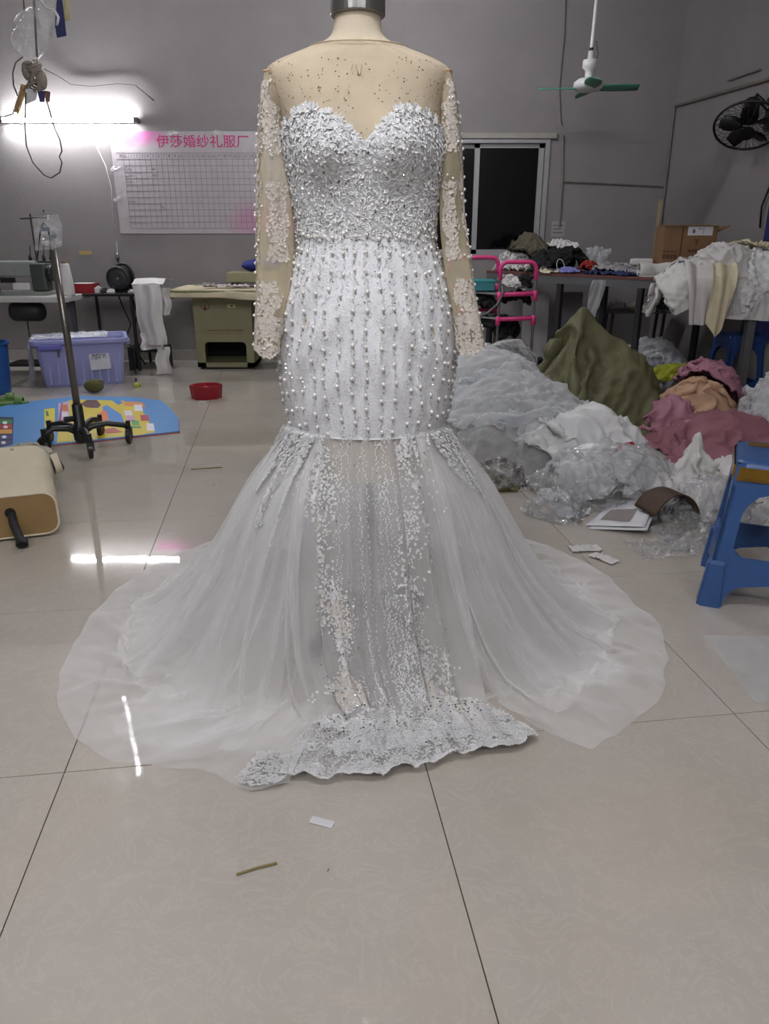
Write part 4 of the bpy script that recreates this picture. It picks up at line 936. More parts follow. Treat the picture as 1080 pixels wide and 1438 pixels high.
obj('hole_mark', MB().bx((-.17,-.232,.235),(-.155,-.224,.28)), INK, t)
Rz = rotz(a0); 
def W(x,y,z): return np.array([-2.44,6.10,0])+Rz@np.array([x,y,z])
wl = W(-.36,-.05,.36)
def bagcol(P):
    L = (P-np.array([-2.44,6.10,0]))@Rz; k = (np.abs(L[...,0]) < .37)&(np.abs(L[...,1]) < .265)&(L[...,2] < .37)&(L[...,2] > .05)
    if k.any():
        q = L[k]; side = (q[:,0] < -.33)&(q[:,2] < .33); q[:,2] = np.where(side,q[:,2],.372); q[:,0] = np.where(side,-.372,q[:,0]); L[k] = q; P[...] = L@Rz.T+np.array([-2.44,6.10,0])
    return k
def bagset(u,v):
    x = -.62+.78*u; z = np.where(x < -.375,.37-(-.375-x)*1.25,.40); x = np.where(x < -.375,-.385-.25*(-.375-x),x)
    nf = fnoise(8,6,2.0)(u,v)*.03; L = np.stack([x+nf[...,0]*.4,-.19+.40*v-.08*(u < .3)*(1-v)+nf[...,1],z+np.abs(nf[...,2])],-1); return L@Rz.T+np.array([-2.44,6.10,0])
P = wrinkle(cloth(34,30,.95,.48,bagset,[bagcol],steps=14,iters=6,bend=.1),.95,.48,.008,8,.9)
cloth_obj('plastic_bag',P,FILM,'clear plastic bag spilling over the left rim of the lavender box','bag')
# blue bucket at the far left edge
c = flo(8,560); BLUEP = M('blue_plastic',(30,76,140),.4)
t = thing('blue_bucket','blue plastic bucket standing at the left edge beside the lavender box','bucket',(-2.97,5.62,0))
obj('shell', MB().lathe([(.001,0),(.13,0),(.135,.01),(.165,.36),(.175,.365),(.175,.38),(.160,.38),(.13,.02),(.001,.02)],32,cap=False), BLUEP, t, smooth=False)
obj('handle', MB().tube([(.17*math.cos(q),.17*math.sin(q)-.0,.35-.10*math.sin(q)) for q in np.linspace(0,-PI,18)],.005,6), DARKSTEEL, t, smooth=True)
# green slippers
GS = M('green_rubber',(86,122,60),.6)
for k,(px,py,rz_) in enumerate(((16,569,.25),(3,563,.4))):
    c = flo(px,py); t = thing('green_slipper',['green rubber slipper on the floor left of the play mat, nearer of two','green rubber slipper on the floor at the left edge, farther of two'][k],'slipper',c,rz_-PI/2+PI/2,group=None)
    sole = [(.12*math.cos(q)*(1.0),.045*math.sin(q)*(1+.18*math.cos(q))) for q in np.linspace(0,2*PI,24,endpoint=False)]
    obj('sole', MB().prism(sole,0,.022), GS, t, bev=.004)
    S = np.array([[(.03+.05*a_,.046*math.cos(q),.018+.035*math.sin(q)) for q in np.linspace(0,PI,9)] for a_ in np.linspace(0,1,5)]); obj('strap', MB().grid(S), GS, t, smooth=True, solid=.005)
# small olive toy / rock by the basket
c = flo(133,551); o = obj('olive_pouch', MB().ball((0,0,.05),(.075,.05,.05),14,9).ball((.045,.01,.07),(.03,.03,.03),10,7), M('olive_cloth',(86,84,50),.9,bump=.4), None, loc=c, smooth=True); tag(o,'small olive pouch on the mat edge before the lavender box','pouch')
# ------------------------------------------------------------------ play mat
MATB = M('mat_blue',(74,138,200),.45,var=.04); 
c0 = np.array([-1.85,4.75]); mp = [(-2.75,3.72),(-2.12,3.985),(-1.62,4.21),(-1.235,4.405),(-1.33,4.75),(-1.50,5.12),(-1.60,5.30),(-1.82,5.42),(-2.26,5.46),(-2.6,5.22),(-2.86,4.62),(-2.9,4.2)]
t = thing('play_mat','blue foam play mat with bright cartoon print on the floor','mat',(c0[0],c0[1],0))
obj('foam_edge', MB().prism([tuple(np.array(p)-c0) for p in mp],0,.006), M('mat_red_edge',(170,92,80),.8), t)
obj('mat_top', MB().prism([tuple((np.array(p)-c0)*.992) for p in mp],.006,.012), MATB, t)
def patch(name,pts,rgb,z=.0125,rough=.45):
    P = [(flo(x,y,.012)[:2]-c0) for x,y in pts]; 
    obj(name, MB().prism([tuple(p) for p in P],z-.001,z+.0004), M('mat_%s_%d'%(name,len(bpy.data.materials)),rgb,rough,var=.03), t)
patch('print_panel',[(86,566),(104,561),(173,563),(196,571),(218,607),(196,611),(140,616),(80,622),(83,590)],(212,190,40),.0126)
patch('print_stripe',[(82,567),(97,563),(98,603),(82,606)],(206,176,202),.0130)
patch('print_stripe',[(172,564),(199,565),(205,572),(176,570)],(220,140,60),.0131)
patch('print_ribbon',[(86,566),(88,566),(84,606),(80,607)],(120,60,130),.0134)
patch('print_animal',[(114,567),(122,562),(136,562),(142,569),(138,573),(128,573),(120,572)],(84,44,40),.0131)
patch('print_animal',[(137,581),(143,579),(144,575),(150,579),(153,591),(140,592),(134,589)],(222,118,52),.0133)
patch('print_animal',[(158,563),(166,560),(172,566),(166,569)],(60,130,206),.0132)
patch('print_water',[(143,572),(150,569),(170,582),(176,596),(158,597),(152,590),(148,580)],(58,132,208),.0131)
patch('print_block',[(62,575),(77,573),(77,599),(63,600)],(218,204,50),.0130)
for (x,y,w_,h_,rgb) in ((91,573,9,9,(200,110,60)),(91,583,9,8,(226,222,228)),(91,594,9,9,(184,40,60)),(180,580,11,7,(226,220,228)),(183,588,11,8,(200,160,190)),(190,594,11,6,(70,160,80)),(194,573,12,9,(228,226,232)),(203,587,12,8,(176,44,64)),(211,600,11,10,(226,222,228)),(190,600,16,3,(60,150,80)),(66,581,4,7,(60,110,60)),(69,592,8,3,(180,60,50))):
    patch('print_square',[(x-w_/2,y-h_/2),(x+w_/2-1,y-h_/2),(x+w_/2+1,y+h_/2),(x-w_/2+1,y+h_/2)],rgb,.0136)
patch('print_ground',[(84,611),(120,607),(150,610),(130,616),(83,621)],(214,196,44),.0136); patch('print_animal',[(143,604),(160,601),(172,607),(150,609)],(176,70,50),.0139)
patch('track_panel',[(-20,585),(19,586),(18,624),(0,628),(-20,632)],(34,40,66),.0128)
for k,(y,rgb) in enumerate(((590,(60,130,70)),(597,(170,40,50)),(604,(210,150,60)),(612,(50,60,120)),(620,(60,60,110)))): patch('track_stripe',[(-16,y),(17,y-1),(17,y+5),(-16,y+6)],rgb,.0133)
for x,y in ((7,594),(8,600),(6,614),(5,622)): patch('track_dot',[(x+3.4*math.cos(q),y+2*math.sin(q)) for q in np.linspace(0,2*PI,12,endpoint=False)],(226,222,224),.0138)
# ------------------------------------------------------------------ wheeled stand
sx0,sy0 = -1.70,4.08
t = thing('wheeled_stand','bare metal pole on a black wheeled base beside the play mat','stand',(sx0,sy0,0))
obj('pole', MB().tube([(0,0,.08),(-.004,.012,.6),(-.016,.02,1.05)],.019,14), STEEL, t, smooth=True)
obj('hub', MB().lathe([(.001,.03),(.03,.03),(.04,.05),(.042,.11),(.03,.13),(.028,.24),(.022,.25)],18), BLACKP, t, smooth=True)
obj('clamp_knob', MB().tube([(-.02,-.02,.17),(-.06,-.05,.17)],.016,10), BLACKP, t)
for k,(cx_,cy_) in enumerate(((-.165,-.10),(.125,-.20),(.235,.10),(.02,.25),(-.22,.10))):
    L = math.hypot(cx_,cy_); dx,dy = cx_/L,cy_/L
    lg = obj('leg', MB().tube([(0,0,.08),(dx*.06,dy*.06,.115),(dx*.14,dy*.14,.125),(dx*(L-.02),dy*(L-.02),.105),(cx_,cy_,.095)],[.02,.018,.016,.016,.015],8), BLACKP, t, smooth=True)
    s_ = MB().tube([(cx_,cy_,.055),(cx_,cy_,.13)],.013,8); s_.box((cx_+.012,cy_,.06),(.006,.03,.06)); s_.box((cx_-.012,cy_,.06),(.006,.03,.06)); obj('caster_fork', s_, BLACKP, lg)
    q = rng.uniform(-.5,.5); wx,wy = .010*math.cos(q),.010*math.sin(q); zf = .045
    obj('wheel', MB().tube([(cx_-wx*1.3,cy_-wy*1.3-.012,zf),(cx_-wx,cy_-wy-.012,zf),(cx_+wx,cy_+wy-.012,zf),(cx_+wx*1.3,cy_+wy*1.3-.012,zf)],[.034,.045,.045,.034],20), BLACKP, lg)
    obj('wheel_hub', MB().tube([(cx_-wx*1.5,cy_-wy*1.5-.012,zf),(cx_+wx*1.5,cy_+wy*1.5-.012,zf)],.014,12), STEEL, lg)
# ------------------------------------------------------------------ dress form lying on the floor
fx = flo(69,757)[0]; 
t = thing('fallen_dress_form','cream dress form lying on the floor showing its wooden base','mannequin',(-1.475,2.70,0),.36)
def rrect(hx,hz,r,y,cz,n=7):
    o = []
    for sx_,sz_,q0 in ((1,1,0),(-1,1,PI/2),(-1,-1,PI),(1,-1,1.5*PI)):
        for k in range(n): q = q0+PI/2*k/(n-1); o.append((sx_*(hx-r)+r*math.cos(q),y,cz+sz_*(hz-r)+r*math.sin(q)))
    return np.array(o)
PR = [(0,.195,.082,.05,.097),(.05,.198,.088,.06,.10),(.18,.196,.098,.08,.11),(.30,.175,.090,.085,.105),(.38,.162,.088,.085,.105),(.46,.172,.105,.09,.12),(.54,.178,.118,.10,.13),(.62,.165,.10,.09,.115),(.70,.13,.075,.07,.10),(.74,.08,.06,.055,.095),(.77,.062,.058,.05,.095),(.86,.058,.055,.05,.095)]
K = np.array([[p[i] for p in PR] for i in range(5)]); yy = np.linspace(0,.86,50); rr = [rrect(*[float(np.interp(y,K[0],smooth1(K[i],1))) for i in (1,2,3)],y,float(np.interp(y,K[0],K[4]))) for y in yy]
CREAM = M('cream_jersey',(206,196,172),.85,var=.05,scale=6,bump=.15,bscale=300,spec=.15)
m = MB().grid(np.array(rr),closed=True); m.add(rr[-1],[tuple(range(28))]); obj('torso', m, CREAM, t, smooth=True)
q = rrect(.193,.080,.05,-.004,.097); q2 = q.copy(); q2[:,1] = .006; WOODP = M('plywood_base',(138,112,72),.55,var=.12,scale=5)
obj('wooden_base', MB().add(np.concatenate([q,q2]),[tuple(range(28)),tuple(range(55,27,-1))]+[(i,i+28,(i+1)%28+28,(i+1)%28) for i in range(28)]), WOODP, t)
rim = rrect(.197,.084,.05,-.002,.097); obj('cover_hem', MB().tube(np.concatenate([rim,rim[:1]]),.005,6,cap=False), CREAM, t, smooth=True)
px_ = .03
obj('socket_hole', MB().tube([(px_,-.006,.115),(px_,.004,.115)],.020,18), BLACKP, t)
obj('socket_pole', MB().tube([(px_,.03,.115),(px_+.01,-.05,.085),(px_+.035,-.11,.026)],.016,14,cap=False), DARKSTEEL, t, smooth=True)
e_ = np.array([px_+.035,-.11,.026]); dr = np.array([.0,-.8,-.5]); dr /= np.linalg.norm(dr); obj('pole_collar', MB().tube([e_-dr*.012,e_+dr*.01,e_+dr*.01,e_-dr*.01],[.022,.022,.014,.014],16,cap=False), DARKSTEEL, t)
obj('armhole_plate', MB().tube([(.182,.52,.15),(.20,.525,.155)],.05,16,flat=.7), DARKSTEEL, t); obj('armhole_ring', MB().tube([(.17,.52,.15),(.198,.525,.155),(.198,.525,.155),(.17,.52,.15)],[.062,.062,.052,.052],18,cap=False,flat=.7), CREAM, t, smooth=True)
P = cloth(26,22,.5,.34,crumple(-1.70,3.24,.30,.30,.22,.05,77,f=2.),[c_hill([((-1.66,3.24,.05),(.22,.30,.19))])],steps=60)
cloth_obj('rag',wrinkle(P,.5,.34,.010,5),M('greyish_rag',(168,164,146),.9,bump=.3),'crumpled greyish rag lying on the fallen dress form','cloth')
c = flo(66,660,.03); o = obj('sleeve_pad', MB().tube([(-.05,0,.0),(-.02,.01,.012),(.02,.02,.014),(.045,.02,.01)],[.018,.028,.028,.016],12,flat=.8), M('grey_green_pad',(122,120,100),.8), None, loc=(c[0],c[1],.012), smooth=True); tag(o,'grey green pad lying behind the fallen dress form','pad')
# red polygon box
c = flo(287,562); t = thing('red_box','small red eight-sided open box on the floor before the ironing table','box',(c[0],c[1]+.08,0),.2)
R8 = lambda r,z: np.array([(r*math.cos(k*PI/4),r*math.sin(k*PI/4)*.8,z) for k in range(8)])
m = MB().grid(np.array([R8(.108,0),R8(.118,.085),R8(.118,.098),R8(.110,.098),R8(.101,.01)]),closed=True); m.add(R8(.101,.01),[tuple(range(8))]); m.add(R8(.108,0),[tuple(range(7,-1,-1))]); obj('wall', m, M('dark_red_card',(140,24,36),.5), t)
obj('lining', MB().prism([tuple(p[:2]) for p in R8(.100,0)],.06,.07), M('pink_lining',(200,140,150),.8), t)
o = obj('paper_tag', MB().box((0,0,.012),(.05,.003,.024)), PAPER, None, loc=flo(285,567)-[0,.012,0]); tag(o,'tiny white tag on the floor leaning on the red box','paper')
# sticks and scraps on the floor
STK = M('bamboo_stick',(128,112,70),.7)
for k,(a_,b_,lb) in enumerate((((268,659),(312,656),'thin bamboo stick on the floor left of the dress'),((332,1228),(389,1212),'thin bamboo stick on the floor in the foreground'))):
    p,q = flo(*a_,.003),flo(*b_,.003); c = (p+q)/2; m = MB().tube([p-c,(p+q)/2-c+[0,.002,0],q-c],.0025,6); tag(obj('bamboo_stick',m,STK,None,loc=c),lb,'stick')
for px,py,rz_,s,lb in ((450,1156,-.3,.05,'small torn paper scrap on the floor before the dress'),(461,1223,.5,.008,'tiny dark speck of thread on the foreground floor'),(300,681,.4,.02,'tiny dark thread on the floor left of the dress')):
    c = flo(px,py); P = cloth(8,6,s,s*.4,crumple(c[0],c[1],.01,s*.9,s*.35,.004,int(px),rz=rz_),steps=15,floor=.002); cloth_obj('floor_scrap',P,PAPER if s > .04 else BR,lb,'scrap',sub=0)
# ------------------------------------------------------------------ right: wall things
CONDUIT = M('cream_conduit',(112,108,102),.6); 
tag(obj('wall_cable', MB().tube([wallz(*q,.012) for q in ((795,-6),(793,50),(788,100),(786,125),(788,170),(790,176))],.004,6), WIRE, smooth=True), 'thin grey wire running down the wall above the window corner','cable')
m = MB().tube([wallz(791,190,.012),wallz(790,256,.012),wallz(786,318,.012)],.009,6).tube([wallz(790,255,.012),wallz(860,258,.012),wallz(934,262,.012)],.008,6)
tag(obj('conduit', m, CONDUIT), 'cream cable conduit beside the window turning right to the room corner','conduit')
def rw(py,Y,off=.02): # point on the right wall at depth Y seen on image row py
    z = CAM_H+Y*(-sp-((py-719)/FPX)*cp)/(cp-((py-719)/FPX)*sp); return np.array([wall_right_x(Y)-off,Y,z])
m = MB().tube([np.array([COR_X-.015,WALL_Y-.02,wallz(540,148)[2]]),np.array([COR_X-.015,WALL_Y-.02,wallz(540,330)[2]])],.011,6); m.tube([rw(148,7.15),rw(106,5.75)],.012,6)
tag(obj('conduit', m, CONDUIT), 'cream conduit rising in the room corner and along the right wall','conduit')
tag(obj('conduit', MB().tube([rw(113,6.4),rw(97,6.0)],.006,6), CONDUIT), 'short loose conduit piece on the right wall above the wall fan','conduit')
tag(obj('corner_strip', MB().bx((COR_X-.05,WALL_Y-.012,.85),(COR_X-.012,WALL_Y,1.42)), M('yellowed_strip',(162,150,112),.7)), 'yellowed strip of trim at the foot of the room corner','trim')
for k,z in enumerate((1.20,1.16,1.12)): 
    if k == 0: t = thing('wall_sticker','small printed sticker on the wall right of the window','sticker',(wallz(784,318)[0],WALL_Y,1.12)); obj('paper', MB().bx((-.06,-.003,-.01),(.06,0,.12)), M('sticker_paper',(150,147,147),.8), t)
    obj('text_line', MB().bx((-.045,-.004,.02+.03*k),(.045-.02*(k % 2),-.0028,.028+.03*k)), INK, t)
tag(obj('wall_cable', MB().tube([rw(200,5.62),rw(250,5.64),rw(290,5.72),rw(320,5.70)],.007,6), BLACKP, smooth=True), 'black cable hanging down the right wall below the wall fan','cable')
# wall fan
fc = at(1050,177,5.72); fn = np.array([-.30,-.60,-.90]); fn /= np.linalg.norm(fn); fu = np.cross([0,0,1.],fn); fu /= np.linalg.norm(fu); fv = np.cross(fn,fu)
t = thing('wall_fan','black wall fan with open wire guard on the right wall','fan',fc)
def fp(r,q,d=0.0): return fu*r*math.cos(q)+fv*r*math.sin(q)+fn*d
def ringm(r,d,w_): return MB().tube([fp(r,q,d) for q in np.linspace(0,2*PI,41)],w_,6,cap=False)
obj('guard_rim', ringm(.215,.0,.009), BLACKP, t, smooth=True)
m = MB()
for k in range(28):
    q = 2*PI*k/28; m.tube([fp(.05,q,.06),fp(.15,q,.055),fp(.215,q,.0)],.0016,4); m.tube([fp(.05,q,-.09),fp(.15,q,-.08),fp(.215,q,.0)],.0016,4)
obj('guard_wires', m, BLACKP, t)
obj('front_badge', MB().tube([fn*.055,fn*.07],.055,20), BLACKP, t)
for k in range(5):
    q0 = 2*PI*k/5+.3; o_ = []
    for i in range(7):
        r_ = .03+.155*i/6; wv = .30+.28*math.sin(PI*min(1,i/5.5)); o_.append([fp(r_,q0-wv/ (1+r_*4),-.02),fp(r_,q0+.1,.0),fp(r_,q0+wv/(1+r_*2),.02)])
    obj('blade', MB().grid(np.array(o_)), BLACKP, t, smooth=True, solid=.004)
obj('motor', MB().tube([fn*-.06,fn*-.20],[.06,.05],16), BLACKP, t)
wp = np.array([wall_right_x(5.8)-.005,5.8,fc[2]+.12])-fc
obj('wall_bracket', MB().tube([fn*-.17,fn*-.2+[.03,.02,.04],wp-[.03,0,0],wp],.022,8).box(wp-[.01,0,.03],(.03,.1,.2)), BLACKP, t, smooth=False)
# small ceiling fan
c = at(826,122,6.0); t = thing('ceiling_fan','small white ceiling fan with green blades on a long rod','fan',(c[0],6.0,CEIL_Z)); zf = c[2]-CEIL_Z
obj('rod', MB().tube([(.02,0,0),(.0,0,zf+.20)],.012,10), WHITEP, t); obj('ceiling_cup', MB().lathe([(.02,-.08),(.06,-.03),(.065,0)],18), WHITEP, t, smooth=True)
obj('coupling', MB().lathe([(.001,.22),(.018,.22),(.02,.17),(.05,.165),(.052,.12),(.03,.10),(.028,.055),(.035,.05)],20,(0,0,zf)), WHITEP, t, smooth=True)
obj('hook', MB().tube([(0,0,zf+.24),(0,0,zf+.20)],.014,8), DARKSTEEL, t); obj('wire', MB().tube([(.03,0,zf+.28),(.05,-.01,zf+.2),(.03,-.01,zf+.14)],.004,5), WIRE, t, smooth=True)
obj('motor_housing', MB().lathe([(.001,.05),(.07,.05),(.10,.03),(.105,.0),(.08,-.025),(.001,-.03)],28,(0,0,zf)), WHITEP, t, smooth=True)
FGREEN = M('green_fan_blade',(70,128,106),.5)
for k in range(4):
    q0 = PI*.97+k*PI/2; R_ = rotz(q0); P = np.array([[R_@np.array([.08+.27*i/8,(j-1)*(.035+.02*math.sin(PI*i/8)),.012*(j-1)*-1]) for j in range(3)] for i in range(9)])+[0,0,zf-.008]
    bl = obj('blade', MB().grid(P), FGREEN, t, smooth=True, solid=.006)
# navy curtain at the right wall
yy0,yy1 = 5.58,5.15; P = []
for u in np.linspace(0,1,40):
    Y = yy0+(yy1-yy0)*u; x = wall_right_x(Y)-.05-.02*math.sin(u*26); P.append([(x,Y,z) for z in np.linspace(.42,1.52,8)])
t = thing('door_curtain','navy blue curtain hanging on the right wall at the picture edge','curtain',(wall_right_x(5.4)-.03,5.4,.42))
obj('fabric', MB().grid(np.array(P)), M('navy_cloth',(38,42,92),.85), t, smooth=True, w2l=True)
obj('rod', MB().tube([(wall_right_x(yy0)-.05,yy0,1.53),(wall_right_x(yy1)-.05,yy1,1.53)],.01,8), STEEL, t, w2l=True)
for Y in (yy0-.03,yy1+.03): obj('rod_hook', MB().tube([(wall_right_x(Y)-.05,Y,1.53),(wall_right_x(Y),Y,1.53)],.006,6), STEEL, t, w2l=True)
# ------------------------------------------------------------------ work tables
TT = .84; RB = M('red_brown_board',(96,58,54),.55,var=.15)
E1 = np.array([.65,-.76]); E1 /= np.linalg.norm(E1); N1 = np.array([-E1[1],E1[0]]); A1 = np.array([.95,6.61]); RZ1 = math.atan2(E1[1],E1[0])
def t1(s,n,z=TT): p = A1+E1*s+N1*n; return np.array([p[0],p[1],z])
def c_obox(a,b):
    f0 = c_box(a,b); R_ = rotz(RZ1)
    def f(P):
        L = (P-np.array([A1[0],A1[1],0]))@R_; k = f0(L)
        if k.any(): P[k] = (L@R_.T+np.array([A1[0],A1[1],0]))[k]
        return k
    return f
T1C = c_obox((-.13,-.012,0),(1.67,.612,TT+.01))
t = thing('cutting_table','long steel framed cutting table with a red brown board under the heaps of clothes','table',(A1[0],A1[1],0),RZ1)
obj('board', MB().bx((-.12,0,TT-.02),(1.66,.60,TT)), RB, t, bev=.002)
obj('frame_rail', MB().bx((-.12,.004,TT-.075),(1.66,.04,TT-.02)), GREYSTEEL, t); obj('frame_rail', MB().bx((-.12,.56,TT-.075),(1.66,.596,TT-.02)), GREYSTEEL, t)
for x in (-.10,1.62): obj('cross_rail', MB().bx((x,.04,TT-.07),(x+.035,.56,TT-.02)), GREYSTEEL, t)
for x,y in ((.62,.005),(1.33,.005),(.70,.50),(-.1,.005),(1.5,.55)): obj('leg', MB().bx((x,y,0),(x+.04,y+.04,TT-.075)), DARKSTEEL, t)
X2a,X2b,Y2a,Y2b = 1.86,2.70,4.90,5.30
t = thing('work_table','grey steel framed work table at the right holding white and cream cloth','table',(2.3,5.1,0))
obj('board', MB().bx((X2a-2.3,Y2a-5.1,TT-.02),(X2b-2.3,Y2b-5.1,TT)), RB, t, bev=.002)
for y in (Y2a,Y2b-.04): obj('frame_rail', MB().bx((X2a-2.3,y-5.1,TT-.08),(X2b-2.3,y-5.06,TT-.02)), GREYSTEEL, t)
for x,y in ((2.33,Y2a+.01),(2.44,Y2b-.06),(2.64,Y2a+.01)): obj('leg', MB().bx((x-2.3,y-5.1,0),(x-2.25,y-5.05,TT-.08)), GREYSTEEL, t)
# cardboard box
c = at(983,386,5.80); t = thing('cardboard_box','brown cardboard carton with a white label on the cutting table','box',(2.22,5.88,TT),math.radians(-8))
hx,hy,hz = .185,.15,.34
obj('carton', MB().bx((-hx,-hy,0),(hx,hy,hz)), CARD, t, bev=.004)
obj('flap', MB().box((.0,-.02,hz+.008),(hx*2,hy*1.9,.006),rx=.03), CARD, t); obj('flap', MB().box((hx+.035,0,hz-.02),(.10,hy*1.9,.005),ry=-.5), CARD, t)
DKP = M('carton_print',(84,58,40),.8)
obj('seam_tape', MB().bx((-hx+.125,-hy-.0015,0),(-hx+.135,-hy,hz)), DKP, t)
lb = obj('shipping_label', MB().bx((-.02,-hy-.002,hz-.06),(.15,-hy,hz+.004)), PAPER, t, label='white shipping label at the top of the carton')
m = MB(); m.bx((.012,-hy-.003,hz-.045),(.03,-hy-.0015,hz-.02)); m.bx((.085,-hy-.003,hz-.05),(.088,-hy-.0015,hz-.005)); m.bx((.05,-hy-.003,hz-.018),(.075,-hy-.0015,hz-.013)); obj('label_print', m, INK, lb)
m = MB()
for k in range(7): m.bx((-.0+k*.022,-hy-.002,.165),(.014+k*.022,-hy,.185)); m.bx((-.0+k*.022,-hy-.002,.135),(.012+k*.022,-hy,.142))
for k in range(4): m.bx((-hx+.01+k*.026,-hy-.002,.12),(-hx+.03+k*.026,-hy,.15)); m.bx((-hx+.012+k*.026,-hy-.002,.165),(-hx+.028+k*.026,-hy,.175))
m.bx((.035,-hy-.002,.245),(.065,-hy,.252)); m.bx((.045,-hy-.002,.215),(.053,-hy,.252))
obj('carton_text', m, DKP, t, label='dark blurred print on the carton front')
# clothes on the cutting table
def pile(name,s,n,w_,h_,sx,sy,amp,seed,mat,label,cat,lumps=(),nu=32,nv=28,z0=.35,rz=None,steps=60,f=1.0,bend=.3,wr=.009,ws=1.5,grow=1.08):
    p = t1(s,n); cols = [T1C,c_hill([(t1(a,b_,TT+zc),r) for a,b_,zc,r in lumps],seed)] if lumps else [T1C]
    P = cloth(nu,nv,w_*grow,h_*grow,crumple(p[0],p[1],TT+z0,sx,sy,amp,seed,f=f,rz=RZ1 if rz is None else rz),cols,steps=steps,bend=bend)
    if wr: P = wrinkle(P,w_*grow,h_*grow,wr,seed,ws)
    return cloth_obj(name,P,mat,label,cat,sub=0 if wr else 1)
OLV = M('olive_brown_cloth',(84,78,64),.9,bump=.3,bscale=120); BLKC = M('black_cloth',(16,16,18),.85,bump=.3,bscale=120)
pile('white_fabric',.02,.20,.62,.5,.40,.34,.09,101,WHITEC,'crumpled white fabric at the left end of the cutting table','cloth',lumps=((-.0,.28,.06,(.16,.13,.14)),),z0=.3)
pile('white_fabric',.30,.48,.6,.4,.44,.2,.09,102,WHITEC,'white fabric bunched behind the olive coat on the cutting table','cloth',lumps=((.3,.48,.08,(.2,.08,.18)),),z0=.32)
pile('olive_coat',.13,.24,.56,.5,.42,.36,.03,103,OLV,'olive brown coat heaped at the left of the cutting table','clothes',lumps=((.13,.26,.08,(.17,.15,.215)),),z0=.36,bend=.3)
pile('black_garment',.42,.24,.7,.6,.44,.36,.10,104,BLKC,'black garment bunched in the middle of the cutting table','clothes',lumps=((.38,.26,.05,(.20,.15,.135)),(.52,.28,.05,(.12,.12,.125))),z0=.3)
pile('white_net',.62,.5,.5,.3,.36,.16,.08,105,TULLEH,'sheer white net behind the black garment on the cutting table','cloth',lumps=((.6,.5,.05,(.17,.06,.14)),),z0=.25)
pile('red_cloth',.70,.28,.2,.2,.12,.12,.03,106,M('red_cloth',(150,40,36),.8),'small balled red cloth beside the black garment','cloth',lumps=((.70,.28,.045,(.055,.055,.055)),),nu=18,nv=18,z0=.14)
LMK = M('lavender_cloth',(120,122,186),.8)
pile('lavender_mask',.63,.10,.26,.2,.18,.12,.03,107,LMK,'lavender face mask lying on the front edge of the cutting table','mask',lumps=((.63,.10,.0,(.08,.06,.05)),),nu=18,nv=16,z0=.08,grow=.85,wr=.004,ws=.8)
q0 = t1(.60,.06); tag(obj('ear_loop', MB().tube([q0+[.03*math.sin(q)-.01*math.cos(q),0,.055+.05*math.cos(q)] for q in np.linspace(-2.6,2.6,18)],.003,5), WHITEP, smooth=True),'white elastic loop standing up from the lavender mask','elastic')
pile('cream_strip',.45,.05,.34,.09,.30,.07,.02,108,M('cream_strip_cloth',(206,198,170),.85),'narrow cream strips lying along the front edge of the cutting table','cloth',nu=24,nv=8,z0=.05,steps=40)
pile('grey_cloth',.98,.33,.5,.36,.36,.26,.05,109,M('grey_cloth',(140,138,140),.85),'flat grey cloth pile left of the white roll on the cutting table','cloth',lumps=((.98,.33,.0,(.24,.16,.07)),),z0=.15)
pile('navy_strip',1.02,.10,.42,.12,.36,.10,.02,110,M('navy_strip_cloth',(34,42,84),.8),'navy cloth strip on the front of the cutting table','cloth',nu=26,nv=9,z0=.06,steps=40)
p = t1(1.12,.36); t = o = obj('folded_cloth', MB().prism([(-.09,-.06),(.08,-.06),(.08,.05),(-.05,.05)],.07,.115), WHITEC, None, loc=(p[0],p[1],TT), bev=.01); o.rotation_euler[2] = -.2; tag(o,'white folded cloth standing on the grey cloth pile','cloth')
S = np.array([[( -.12+.24*i/10,.05*math.cos(q)*(1+.2*math.sin(i)),.045+.045*math.sin(q)*(1+.12*math.sin(i*.9))) for q in np.linspace(0,2*PI,20)] for i in range(11)])
p = t1(1.34,.20); t = thing('white_roll','white rolled cloth at the right end of the cutting table before the carton','cloth',(p[0],p[1],TT),-.05); obj('roll', MB().grid(S), WHITEC, t, smooth=True, solid=.006); obj('flap', MB().box((0,-.05,.004),(.24,.12,.006)), WHITEC, t)
# steel rule leaning, tufts hanging
a_,b_ = at(930,336,6.62),at(907,416,6.40); m = MB().tube([a_,(a_*.72+b_*.28)],.016,8,flat=.4).tube([(a_*.72+b_*.28),b_],.007,6); tag(obj('leaning_tool', m, DARKSTEEL),'dark handled tool leaning between the cutting table and the room corner','tool')
for k,(s,lb) in enumerate(((1.02,'white net tuft hanging from the cutting table rail above the green sack'),(1.50,'white scrap hanging from the right end of the cutting table rail'))):
    P = cloth(14,18,.18,.26,lambda u,v: np.stack([t1(s,-.03)[0]+(u-.5)*.10-.02*v,t1(s,-.03)[1]-.02-.05*np.sin(u*9+v*3)*.5,TT-.03-v*.2*(1 if k == 0 else .6)],-1),[T1C],steps=10,floor=0,g=3.,pin=(slice(None),slice(0,1)))
    cloth_obj('net_tuft',P,TULLEH if k == 0 else WHITEC,lb,'cloth')
